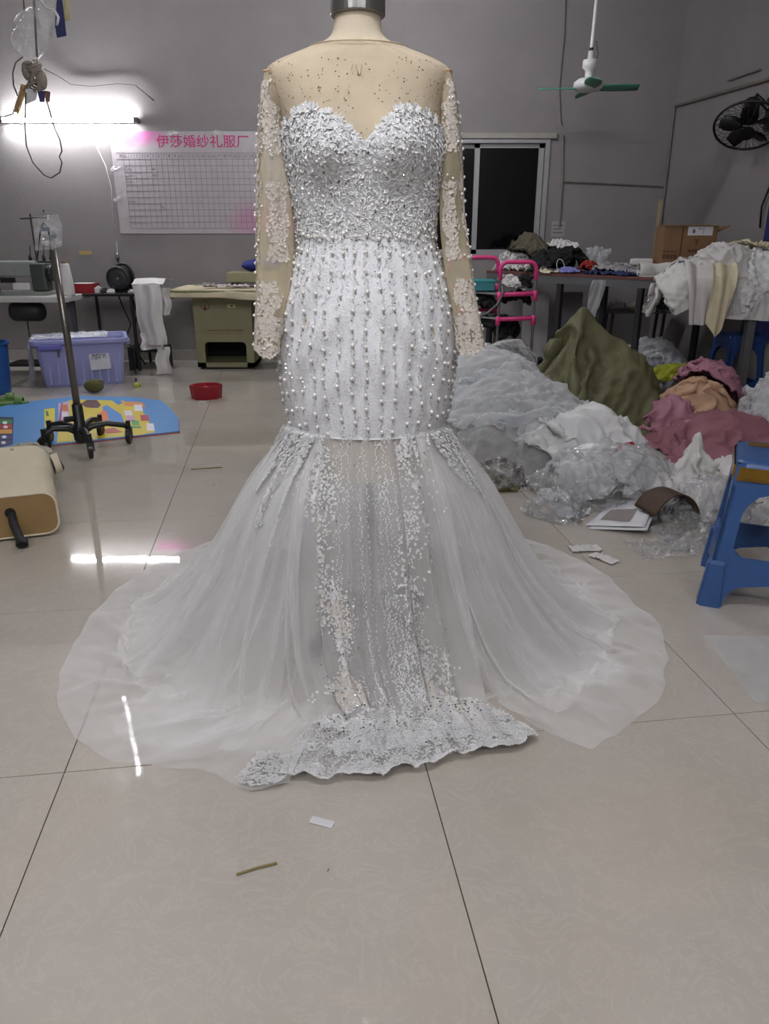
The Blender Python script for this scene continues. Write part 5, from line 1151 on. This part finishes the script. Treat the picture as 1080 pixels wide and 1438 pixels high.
# bench below
t = thing('low_bench','low grey bench with cloth scraps behind the cutting table legs','bench',(2.16,6.62,0))
obj('top', MB().bx((-.30,-.12,.50),(.30,.14,.53)), GREYSTEEL, t)
for x in (-.24,.2): obj('leg', MB().tube([(x,-.08,0),(x+.02,-.08,.5)],.014,8), DARKSTEEL, t); obj('leg', MB().tube([(x,.1,0),(x+.02,.1,.5)],.014,8), DARKSTEEL, t)
for k,(x,mt,lb) in enumerate(((1.98,WHITEC,'white cloth scraps at the left of the low bench'),(2.16,M('beige_scrap',(176,166,150),.9),'beige cloth scraps in the middle of the low bench'),(2.34,BLKC,'black cloth ball at the right end of the low bench'))):
    P = cloth(18,16,.28,.24,crumple(x,6.60,.66,.17,.16,.05,120+k),[c_box((1.86,6.50,.4),(2.46,6.76,.53)),c_hill([((x,6.6,.54),(.08,.07,.05 if k < 2 else .085))])],steps=50); cloth_obj('bench_scrap',wrinkle(P,.28,.24,.008,120+k,.8),mt,lb,'cloth',sub=0)
# cloth on the work table
T2C = c_box((X2a,Y2a,0),(X2b,Y2b,TT),.022)
lump = [((2.02,5.06,TT),(.20,.17,.15)),((2.20,5.10,TT),(.22,.17,.22)),((2.48,5.10,TT),(.26,.18,.20))]
CREAMC = M('cream_cloth',(208,198,168),.85,var=.04,bump=.15,bscale=200)
def topcloth(name,cx,cy,w_,h_,sx,sy,seed,mat,label,lm,z0,wr=.010):
    P = wrinkle(cloth(34,32,w_,h_,crumple(cx,cy,TT+z0,sx,sy,.06,seed),[T2C,c_hill(lm,seed)],steps=50,floor=.3),w_,h_,wr,seed,1.2,zmin=TT-.3); cloth_obj(name,P,mat,label,'cloth',sub=0)
topcloth('white_cloth',2.10,5.06,.92,.70,.56,.34,131,WHITEC,'bunched white cloth on the left end of the work table',lump[:2],.3)
topcloth('white_lace_cloth',2.47,5.08,.78,.62,.44,.30,132,LACE,'white lacy cloth at the right end of the work table',lump[2:],.28)
topcloth('cream_cloth',2.44,5.18,.70,.36,.46,.18,133,CREAMC,'cream cloth heaped at the back of the work table',[((2.42,5.16,TT),(.30,.14,.25))],.34)
def drape(px0,px1,px2,px3,ytop,ybot,Y,seed,amp=.03,nu=30,nv=44,over=.22,tip=0.0):
    """cloth lying on the table and hanging over its front edge: top edge px0..px1, bottom px2..px3"""
    r = np.random.default_rng(seed).uniform(0,6.28,5); out = np.zeros((nu,nv,3)); zt_ = TT+.02
    for i in range(nu):
        u = i/(nu-1)
        for j in range(nv):
            v = j/(nv-1)
            f = amp*(1.2*math.sin(u*5.5+r[0]+1.5*v)+.5*math.sin(u*11+r[1]-2*v))
            if v < .25: k = v/.25; y = Y+over*(1-k); x = at(px0+(px1-px0)*u,395,Y)[0]; out[i,j] = (x,y,zt_+.05+.04*math.sin(k*2)*(1-k*.3)+abs(f)*.8)
            else:
                k = (v-.25)/.75; py = ytop+(ybot-ytop)*k*(1-tip*abs(u-.5)*2); pa = at(px0+(px2-px0)*k+((px1+(px3-px1)*k)-(px0+(px2-px0)*k))*u,py,Y-.05)
                out[i,j] = pa+np.array([0,-.01-abs(f)-.03*math.sin(min(1,k*3)*PI/2),0])
    return out
o = obj('white_drape', MB().grid(drape(960,1012,962,996,388,455,4.92,3,.028)), WHITEC, None, smooth=True, sub=1, solid=.004); tag(o,'white cloth hanging over the front edge of the work table','cloth')
o = obj('cream_drape', MB().grid(drape(998,1034,986,1012,384,474,4.89,5,.02,tip=.25)), CREAMC, None, smooth=True, sub=1, solid=.004); tag(o,'cream cloth strip hanging over the front edge of the work table','cloth')
o = obj('film_drape', MB().grid(drape(1012,1030,1012,1034,392,440,4.96,7,.015,nu=16)), TULLEH, None, smooth=True, sub=1); tag(o,'sheer scrap hanging behind the cream cloth strip','cloth')
# ------------------------------------------------------------------ pink rack with clutter
PINK = M('pink_plastic',(214,62,128),.4); CHR2 = M('rack_tube',(120,122,126),.35,.6)
ry0,ry1 = 5.50,5.95; xa,xb = at(702,400,ry0)[0],at(752,400,ry0)[0]; xc,xd = at(630,400,ry1)[0],at(698,400,ry1)[0]
zt_ = at(720,368,ry0)[2]
t = thing('pink_rack','pink and grey tubular shelf rack beside the cutting table','rack',((xa+xd)/2,5.72,0)); ox,oy = (xa+xd)/2,5.72
def uframe(x0,x1,y,zt):
    P = [(x0,y,zt-.12)]+[(x0+.05-.05*math.cos(q),y,zt-.05+.05*math.sin(q)) for q in np.linspace(0,PI/2,6)]+[(x1-.05+.05*math.sin(q),y,zt-.05+.05*math.cos(q)) for q in np.linspace(0,PI/2,6)]+[(x1,y,zt-.12)]
    obj('handle_frame', MB().tube([np.array(p)-[ox,oy,0] for p in P],.015,10), PINK, t, smooth=True, label='pink curved top of the rack side')
    for x in (x0,x1): obj('post', MB().tube([(x-ox,y-oy,0),(x-ox,y-oy,zt-.12)],.010,8), CHR2, t)
    for z in (zt-.22,zt-.39,zt-.70): obj('cross_bar', MB().tube([(x0-ox-.01,y-oy,z),(x1-ox+.01,y-oy,z+.01)],.016,8).tube([(x0-ox,y-oy,z-.04),(x0-ox,y-oy,z+.02)],.018,8).tube([(x1-ox,y-oy,z-.04),(x1-ox,y-oy,z+.03)],.018,8), PINK, t, smooth=True)
uframe(xa,xb,ry0,zt_); uframe(xc,xd,ry1,zt_+.02)
for z in (zt_-.22,zt_-.39,zt_-.70):
    m = MB()
    for k in range(7): f = k/6; m.tube([(xa+(xb-xa)*f-ox,ry0-oy,z),(xc+(xd-xc)*f-ox,ry1-oy,z)],.005,5)
    obj('shelf', m, CHR2, t, kind='stuff')
cx_ = (xa+xb+xc+xd)/4
c = at(672,376,5.80); o = obj('teal_box', MB().bx((-.10,-.09,0),(.12,.09,.075)).bx((-.105,-.095,.06),(.125,.095,.078)), M('teal_plastic',(60,140,146),.5), None, loc=(c[0],5.82,zt_-.21), bev=.006); tag(o,'teal plastic box on the top shelf of the pink rack','box')
def rackcloth(name,px,z,w_,seed,mat,lb,r=(.10,.10,.06),Y=5.66,cat='cloth'):
    x = at(px,400,Y)[0]; P = wrinkle(cloth(20,18,w_,w_*.8,crumple(x,Y,z+.2,w_*.6,w_*.5,.06,seed),[c_hill([((x,Y,z+.02),r)],seed)],steps=50,floor=z),w_,w_*.8,.010,seed,zmin=z); cloth_obj(name,P,mat,lb,cat,sub=0)
rackcloth('white_cloth',714,zt_-.20,.34,141,WHITEC,'white cloth stuffed on the top shelf of the pink rack',(.09,.08,.08))
rackcloth('black_bag',735,zt_-.20,.30,142,BLKC,'black bag on the right of the top rack shelf',(.08,.08,.07),cat='bag')
rackcloth('black_bag',676,zt_-.37,.42,143,BLKC,'black bag on the middle shelf of the pink rack',(.13,.12,.09),5.78,'bag')
rackcloth('dark_cloth',722,zt_-.37,.38,144,M('dark_grey_cloth',(36,36,38),.9),'dark grey cloth on the middle shelf of the pink rack',(.13,.1,.12))
rackcloth('pink_scrap',655,zt_-.20,.24,148,M('dusty_pink_cloth',(150,96,104),.9),'dusty pink cloth at the left of the top rack shelf',(.07,.06,.05),5.86)
rackcloth('black_bag',700,.20,.62,145,BLKC,'large black bag at the foot of the pink rack',(.20,.16,.33),5.72,'bag')
rackcloth('dark_cloth',660,zt_-.67,.42,146,M('dark_wine_cloth',(56,26,34),.9),'dark wine cloth on the lowest rack shelf',(.13,.11,.09),5.80)
rackcloth('dark_cloth',740,.02,.46,147,M('charcoal_cloth',(26,25,26),.9),'charcoal cloth on the floor at the right foot of the pink rack',(.17,.14,.34),5.40)
tag(obj('hose', MB().tube([at(*q) for q in ((656,436,5.6),(668,446,5.5),(684,440,5.48),(698,428,5.47),(707,412,5.46),(705,402,5.46))],.008,6), CHR2, smooth=True),'grey hose winding through the pink rack','hose')
# grey panel leaning under the cutting table
o = obj('leaning_board', MB().box((0,0,.33),(.22,.02,.66),rx=-.06), M('grey_board',(150,149,150),.6), None, loc=(1.30,6.62,0)); tag(o,'pale grey board leaning upright behind the cutting table leg','board')
o = obj('leaning_board', MB().box((0,0,.33),(.20,.02,.66),rx=-.06), M('grey_board_two',(120,119,121),.6), None, loc=(1.62,6.72,0)); tag(o,'darker grey board leaning upright right of the pale one','board')
# ------------------------------------------------------------------ heaps on the floor
SACK = M('green_woven_sack',(96,95,66),.6,var=.12,scale=6,bump=.25,bscale=160,spec=.35)
lum = [((1.33,4.86,.0),(.31,.28,.36)),((1.27,4.92,.16),(.13,.12,.55)),((1.54,4.84,.0),(.24,.24,.45)),((1.08,4.86,.0),(.20,.20,.26)),((1.38,4.70,.0),(.32,.20,.24)),((1.66,4.70,0),(.14,.16,.16))]
P = cloth(50,50,1.75,1.6,crumple(1.34,4.82,.92,1.14,1.04,.05,151,f=1.4,rz=.5),[c_hill(lum,4,.10,1.5)],steps=90,iters=8,bend=.45)
cloth_obj('green_sack',wrinkle(P,1.5,1.4,.016,151,3.2,k=7,sharp=.55),SACK,'big peaked olive green woven sack among the cloth heaps','sack',solid=.003,sub=0)
def heap(name,cx,cy,w_,h_,sx,sy,seed,mat,label,cat='cloth',lumps=(),z0=.4,amp=.08,f=1.6,rz=0.0,steps=60,n=36,bend=.35,floor=.004,group=None,wr=.012,ws=1.7,grow=1.08,bump=.16):
    P = cloth(n,n,w_*grow,h_*grow,crumple(cx,cy,z0,sx,sy,amp*.7,seed,f=f*.6,rz=rz),[c_hill(lumps,seed,bump,2.0)] if lumps else [],steps=steps,bend=bend,floor=floor)
    if wr: P = wrinkle(P,w_*grow,h_*grow,wr,seed,ws)
    return cloth_obj(name,P,mat,label,cat,group,sub=0 if wr else 1)
TL = [((.72,4.15,.0),(.46,.42,.34)),((.60,4.55,.0),(.34,.34,.44)),((.88,3.80,.0),(.26,.26,.24)),((.50,3.75,.0),(.22,.28,.20))]
TB = [(c,(r[0]*1.08,r[1]*1.08,r[2]*1.10)) for c,r in TL]
heap('tulle_heap',.70,4.15,1.5,1.5,1.15,1.2,161,TULLEH,'big heap of white tulle on the floor right of the dress, lower layer','tulle',TL,.55,.10,2.2,.3,n=52)
heap('tulle_heap',.72,4.30,1.3,1.2,.95,.9,162,TULLEH,'middle layer of white tulle heaped before the pink rack','tulle',TB,.62,.12,2.4,.9,n=48)
heap('tulle_heap',.58,4.05,1.1,1.1,.75,.8,163,TULLEH,'front roll of white tulle heaped against the dress skirt','tulle',[(c,(r[0]*1.1,r[1]*1.1,r[2]*1.15)) for c,r in TL],.6,.12,2.4,.1,n=44)
heap('stiff_net',.78,4.85,.9,.6,.6,.42,164,TULLEW,'stiff grey net bridging the back of the tulle heap','tulle',TB+[((.8,4.95,.3),(.2,.15,.18))],.75,.08,1.2,.2,n=30,bend=.6)
heap('white_satin',1.02,3.72,.66,.56,.48,.40,165,SATIN,'crumpled white satin on top of the tulle and plastic heap','cloth',TB+[((1.02,3.72,.0),(.30,.24,.31))],.55,.07,1.3,-.3,n=40,bend=.5,grow=1.2,wr=.014,ws=2.4)
heap('plastic_bag',1.00,3.25,.80,.70,.56,.42,166,FILM,'large clear crinkled plastic bag before the white satin','bag',[((1.00,3.28,.0),(.27,.21,.25)),((1.16,3.3,.0),(.16,.18,.22))],.36,.07,2.4,.1,n=50,wr=.010,ws=1.0,grow=1.2)
heap('bag_filling',1.00,3.28,.60,.50,.42,.34,167,M('grey_white_stuffing',(188,188,190),.9),'whitish packing inside the large clear plastic bag','packing',[((1.00,3.30,.0),(.24,.18,.21)),((1.14,3.32,.0),(.14,.15,.19))],.30,.06,2.0,.4,n=32)
heap('plastic_bag',.73,3.00,.34,.28,.22,.18,168,FILM,'small clear plastic bag on the floor before the large one','bag',[((.73,3.02,.0),(.10,.085,.10))],.2,.05,2.0,.2,n=28,wr=.010,ws=1.0,grow=1.2)
heap('white_card',.76,3.02,.22,.14,.20,.13,169,PAPER,'white folded card in the small clear plastic bag','card',[((.74,3.05,.0),(.10,.08,.10))],.17,.02,.8,-.5,n=18,bend=.7)
heap('dark_film',.55,3.42,.40,.34,.28,.24,170,sheer('smoky_film',(110,108,98),.4,.8,gloss=.5),'smoky plastic film crushed at the foot of the tulle heap','bag',[((.55,3.45,.0),(.12,.1,.10))],.24,.06,2.0,0,n=28,wr=.010,ws=1.0,grow=1.2)
heap('olive_scrap',.50,3.40,.24,.2,.2,.16,171,M('olive_scrap',(96,94,40),.9),'olive cloth scrap under the smoky plastic film','cloth',[((.50,3.44,.0),(.08,.06,.05))],.12,.03,1.5,0,n=18)
for k,(px,py,Y,rz_) in enumerate(((877,633,3.42,.5),(848,650,3.3,.35))):
    c = at(px,py,Y); o = obj('red_ribbon', MB().grid(np.array([[c*0+[(-.06+.12*i/8)*math.cos(rz_),.02*math.sin(i),(-.06+.12*i/8)*math.sin(rz_)+.022*j*math.sin(PI*i/8)] for j in range(3)] for i in range(9)])), M('red_ribbon_%d'%k,(178,36,48),.6), None, loc=c, smooth=True, solid=.003); tag(o,['red ribbon between the white satin and the large plastic bag, upper piece','red ribbon showing through the large plastic bag, lower piece'][k],'ribbon')
MAUVE = M('mauve_cloth',(140,92,102),.8,var=.05,bump=.12,bscale=250); PEACH = M('peach_cloth',(192,156,128),.75,var=.05); LPINK = M('pale_mauve_cloth',(168,118,136),.75,var=.05)
heap('mauve_cloth',2.00,4.02,1.05,.95,.92,.74,172,MAUVE,'large mauve cloth spread on the floor below the work table','cloth',[((1.95,4.15,.0),(.34,.26,.17)),((2.25,3.9,.0),(.3,.22,.12)),((1.75,3.85,0),(.2,.16,.07))],.35,.07,1.8,.2,n=52,bend=.5,wr=.010,ws=3.6,grow=1.15)
heap('peach_cloth',1.98,4.66,.7,.62,.46,.38,173,PEACH,'peach cloth heap between the sack and the table leg','cloth',[((1.98,4.74,.0),(.25,.22,.27))],.42,.09,2.0,.5,n=44,bend=.5,wr=.010,ws=2.6,grow=1.15)
heap('pale_mauve_cloth',2.12,4.84,.62,.5,.42,.3,174,LPINK,'pale mauve shiny cloth on top of the peach heap','cloth',[((2.08,4.84,.0),(.26,.22,.36))],.5,.08,2.0,-.3,n=38,bend=.5,wr=.010,ws=2.6,grow=1.15)
heap('pale_mauve_cloth',1.76,4.48,.5,.4,.3,.26,175,LPINK,'pale mauve scrap squeezed between the green sack and peach heap','cloth',[((1.78,4.52,.0),(.13,.13,.2))],.3,.07,2.0,.3,n=30,bend=.5,wr=.010,ws=2.6,grow=1.15)
heap('pink_scrap',1.72,4.14,.3,.26,.16,.14,176,M('rose_scrap',(180,128,142),.8),'small rose scrap at the left end of the mauve cloth','cloth',[((1.72,4.16,.0),(.08,.07,.15))],.25,.05,2.0,0,n=24)
heap('yellow_cloth',2.02,5.14,.62,.3,.5,.22,177,M('olive_yellow_cloth',(142,146,40),.8),'olive yellow cloth lying behind the peach heap','cloth',[((1.98,5.16,.0),(.28,.16,.30))],.42,.05,1.5,0,n=30)
heap('grey_net',2.02,5.72,.9,.7,.62,.5,178,TULLEH,'grey white net heaped under the cutting table','tulle',[((2.0,5.72,.0),(.36,.28,.38))],.55,.09,2.2,0,n=40)
heap('grey_net',2.0,5.66,.8,.7,.62,.5,179,M('grey_under_cloth',(150,152,158),.9),'lower grey cloth layer heaped under the cutting table','cloth',[((2.0,5.72,.0),(.33,.26,.34))],.5,.09,2.2,.6,n=36)  # even grey cloth below the net
heap('right_tulle',2.38,4.32,.8,.8,.56,.56,180,TULLEH,'white tulle heaped on the floor at the right edge by the table leg','tulle',[((2.42,4.36,.0),(.30,.32,.38))],.5,.09,2.2,0,n=40)
heap('right_tulle',2.40,4.30,.7,.7,.5,.5,181,M('white_heaped_cloth',(190,190,192),.9),'white cloth under the tulle at the right edge','cloth',[((2.44,4.36,.0),(.27,.29,.33))],.5,.08,2.0,.5,n=32)
heap('pale_pink_net',2.18,3.52,.5,.34,.42,.26,182,sheer('pale_pink_net',(216,170,186),.45,.9),'pale pink net lying on the mauve cloth behind the blue stool','tulle',[((2.1,3.6,.0),(.26,.2,.20))],.35,.05,1.8,.2,n=28)
# white cloth with a standing peak
pk = [((1.42,3.28,.05),(.05,.045,.24)),((1.46,3.26,.0),(.15,.12,.12)),((1.28,3.22,.0),(.12,.09,.10))]
heap('white_cloth',1.42,3.26,.56,.44,.48,.36,183,WHITEC,'white cloth standing up in a peak left of the blue stool','cloth',pk,.42,.03,1.2,.3,n=44,bend=.2)
heap('white_cloth',1.66,3.32,.5,.4,.40,.30,184,WHITEC,'white cloth lying flat behind the blue stool','cloth',[((1.66,3.34,.0),(.2,.15,.14))],.3,.05,1.5,.3,n=30)
heap('plastic_bag',1.38,2.92,.5,.42,.32,.28,185,FILM,'clear plastic bag left of the blue stool, upper one','bag',[((1.38,2.95,.0),(.16,.13,.18))],.32,.06,2.2,.2,n=36,wr=.010,ws=1.0,grow=1.2)
heap('bag_filling',1.38,2.95,.42,.34,.27,.22,186,M('stuffing_two',(184,182,182),.9),'white wadding inside the bag left of the blue stool','packing',[((1.38,2.96,.0),(.135,.11,.15))],.28,.05,2.0,.2,n=28)
heap('plastic_bag',1.26,2.74,.36,.28,.24,.18,187,FILM,'clear plastic bag on the floor left of the blue stool, lower one','bag',[((1.30,2.76,.0),(.11,.075,.075))],.18,.04,2.2,.2,n=28,wr=.010,ws=1.0,grow=1.2)
heap('white_net',1.75,2.80,.6,.5,.44,.36,188,TULLEH,'white net seen through the legs of the blue stool','tulle',[((1.78,2.85,.0),(.24,.2,.2))],.35,.07,2.0,.2,n=32)
heap('flat_film',1.12,2.62,.34,.16,.32,.15,189,FILM,'flat strip of clear film on the floor below the curled card','film',[],.06,.02,1.5,.15,n=22)
# curled brown card and printed sheet
BRW = M('dark_brown_card',(66,48,34),.7,var=.1); 
P = np.array([[(-.08+.16*i/12, .115*math.cos(q)*(1-.1*i/12), .005+.125*math.sin(q)*(1+.15*i/12)) for q in np.linspace(.02,2.75,22)] for i in range(13)])
o = obj('curled_card', MB().grid(P), BRW, None, loc=(1.17,2.90,.0), smooth=True, solid=.004); o.rotation_euler[2] = -1.42; tag(o,'curled dark brown card on the floor behind the printed sheet','card')
m = MB(); pts = [(822,738),(862,705),(926,694),(905,742),(868,751)]
A = np.array([flo(822,739,.004),flo(868,751,.010),flo(905,741,.03),flo(926,696,.06),flo(862,706,.008)]); c = A.mean(0); c[2] = 0
u,v = np.meshgrid(np.linspace(0,1,12),np.linspace(0,1,10),indexing='ij')
S = lambda u,v: ((1-u)[...,None]*(1-v)[...,None]*A[0]+u[...,None]*(1-v)[...,None]*(A[2])+u[...,None]*v[...,None]*A[3]+(1-u)[...,None]*v[...,None]*A[4])
P = S(u,v)-c; P[...,2] = np.maximum(P[...,2],.003)+.006*np.sin(u*7)*np.sin(v*5)+.004
t = thing('printed_sheet','white paper sheet with a grey printed square lying on the floor','paper',c); obj('sheet', MB().grid(P), PAPER, t, smooth=True, solid=.002); 
P2 = S(u+.06,v-.05)-c; P2[...,2] = np.maximum(P[...,2]-.008,.002); obj('under_sheet', MB().grid(P2), PAPER, t, smooth=True, solid=.002)
u,v = np.meshgrid(np.linspace(.17,.70,10),np.linspace(.16,.58,8),indexing='ij'); P = S(u,v)-c; P[...,2] = np.maximum(P[...,2],.003)+.006*np.sin(u*7)*np.sin(v*5)+.0062; obj('grey_square', MB().grid(P), M('grey_halftone',(136,128,126),.8,var=.1,scale=300), t, smooth=True)
# loose scraps
for px,py,w_,h_,sd,rz_,lb,mt in ((822,772,.12,.06,191,.1,'white fabric scrap on the floor right of the skirt, upper piece',WHITEC),(848,786,.11,.05,192,-.9,'white fabric scrap on the floor right of the skirt, lower piece',WHITEC)):
    c = flo(px,py); P = wrinkle(cloth(14,10,w_,h_,crumple(c[0],c[1],.03,w_*.9,h_*.9,.006,sd,rz=rz_),[c_hill([((c[0],c[1],0),(w_*.35,h_*.4,.02))])],steps=30),w_,h_,.004,sd,.6,zmin=.006); cloth_obj('fabric_scrap',P,mt,lb,'scrap',sub=0)
c = flo(1070,938); P = cloth(24,20,.26,.34,lambda u,v: np.stack([c[0]-.08+(u)*.24+.03*v*0,c[1]-.10+v*.22-.02*u,.012+.012*np.sin(u*6+v*5)],-1),[],steps=30,bend=.4); cloth_obj('net_scrap',P,sheer('net_scrap',(225,226,228),.55,.9),'square of white net on the floor below the blue stool','tulle')
# ------------------------------------------------------------------ blue stools
BLUE = M('blue_stool_plastic',(52,84,134),.35,var=.04); GOLD = M('gold_packing_tape',(130,98,34),.2,.3,var=.25,scale=8)
def stool(t,W,H,mat,tape=True,rung=True,wb=None):
    """square moulded stool: top half-width W, height H, splayed legs with arched openings"""
    def side(k):
        m = MB(); R_ = rotz(k*PI/2); sl = (W*.30)/H; nx = 15
        def pt(x,z,d=0.0): return R_@np.array([x,-(W+sl*(H-z))-d,z])
        zr0,zr1 = H*.20,H*.36 
        prof = []
        def hw(z): return W+sl*(H-z)
        # outline of the side as strips: legs, rail, upper apron with rounded opening
        def quad(a,b,c_,d_):
            th_ = .012; V = [pt(*a),pt(*b),pt(*c_),pt(*d_)]+[pt(p[0],p[1],-th_) for p in (a,b,c_,d_)]
            m.add(V,[(0,1,2,3),(7,6,5,4),(0,4,5,1),(1,5,6,2),(2,6,7,3),(3,7,4,0)])
        zt = H*.83; lw = W*.34; zz_ = np.concatenate([np.linspace(0,zr0,6),np.linspace(zr0,zr1,4)[1:],np.linspace(zr1,zt,10)[1:]])
        def inner(z):
            w0 = hw(z)-lw*(1.0+.25*(z < zr0))
            if z <= zr0: q = z/zr0; return w0*(math.sqrt(max(0,1-q**3)) if q < 1 else 0)
            if z < zr1: return 0
            q = (z-zr1)/(zt-zr1); r0 = .25
            if q > .55: return w0*math.sqrt(max(0,1-((q-.55)/.45)**2.2))
            if q < .12: return w0*(.75+.25*q/.12)
            return w0
        for i in range(len(zz_)-1):
            z0,z1 = zz_[i],zz_[i+1]; i0,i1 = inner(z0+1e-6),inner(z1-1e-6)
            for s in (-1,1):
                quad(*(((s*i0,z0),(s*hw(z0),z0),(s*hw(z1),z1),(s*i1,z1))[::s]))
        for s in (-1,1): quad(*(((0,zt),(s*hw(zt),zt),(s*W,H*.985),(0,H*.985))[::s]))
        # pocket step on the lower legs
        for s in (-1,1):
            zq = H*.30; m.add([pt(s*(hw(0)+.004),0,.012),pt(s*(hw(0)-lw*1.15),0,.012),pt(s*(hw(zq)-lw*.8),zq,.010),pt(s*(hw(zq)+.004),zq,.010),pt(s*(hw(0)+.004),0,0),pt(s*(hw(0)-lw*1.15),0,0),pt(s*(hw(zq)-lw*.8),zq+.01,0),pt(s*(hw(zq)+.004),zq+.01,0)],[(0,1,2,3),(4,5,1,0),(1,5,6,2),(2,6,7,3),(3,7,4,0),(7,6,5,4)])
        return m
    for k in range(4): obj('leg_panel', side(k), mat, t)
    r = W*.30; P = loop(W+.006,W+.006,H*.93,r,8); P2 = loop(W+.004,W+.004,H*.985,r,8); P3 = loop(W-.012,W-.012,H,r,8); P4 = loop(W*.6,W*.6,H*.996,r*.6,8)
    P0 = loop(W+.004,W+.004,H*.86,r*.5,8)
    mm = MB().grid(np.array([P0,P,P2,P3,P4]),closed=True); mm.add(P4,[tuple(range(32))]); obj('seat', mm, mat, t, smooth=True)
    if tape:
        obj('gold_tape', MB().grid(np.array([loop(W+.010,W+.010,H*.875,r*.6,8),loop(W+.013,W+.013,H*.90,r*.9,8),loop(W+.010,W+.010,H*.965,r,8)]),closed=True), GOLD, t, label='gold packing tape round the seat edge')
        obj('gold_tape', MB().bx((-W*.8,W*.45,H*.998),(W*.8,W*.8,H*1.003)), GOLD, t, label='gold packing tape across the seat')
lc = flo(983,848); rzs = math.radians(-24); SH,SW = .475,.145; hwb = SW*1.30
R_ = rotz(rzs); off = R_@np.array([-hwb,-hwb,0])
t = thing('blue_stool','blue plastic stool with gold tape round its seat at the right edge','stool',(lc[0]-off[0],lc[1]-off[1],0),rzs); stool(t,SW,SH,BLUE)
cst = np.array(t.location)
p,q = flo(1042,790,.012),flo(1110,812,.012); tag(obj('wooden_lath', MB().tube([p,q],.008,4), M('brown_wood',(120,86,52),.6)),'brown wooden lath on the floor under the blue stool','lath')
c = at(1055,470,5.55); t = thing('low_stool','dark blue low plastic stool under the work table','stool',(2.43,5.22,0),.1); stool(t,.115,.50,M('dark_blue_plastic',(32,62,118),.4),tape=False)

# ------------------------------------------------------------------ things of one kind share a group
GROUPS = {'ceiling_light':'ceiling tube lights','green_slipper':'green slippers on the floor','power_cable':'cables under the small black table','bamboo_stick':'thin sticks on the floor',
 'tulle_heap':'layers of the white tulle heap','red_ribbon':'red ribbons in the plastic','fabric_scrap':'loose fabric scraps','black_bag':'black bags in the pink rack','bench_scrap':'cloth scraps on the low bench',
 'leaning_board':'grey boards under the cutting table','net_tuft':'tufts hanging from the cutting table','conduit':'cable conduits on the walls','plastic_bag':'clear plastic bags','dark_cloth':'dark cloths in the pink rack',
 'bag_filling':'white fillings of the plastic bags','right_tulle':'white heap at the right edge','grey_net':'grey heap under the cutting table','floor_scrap':'tiny scraps on the open floor','white_fabric':'white fabrics on the cutting table','pale_mauve_cloth':'pale mauve cloths in the heap'}
for o in list(SC.objects):
    if o.parent is None and 'label' in o:
        k = o.name.split('.')[0]
        if k in GROUPS and 'group' not in o: o['group'] = GROUPS[k]
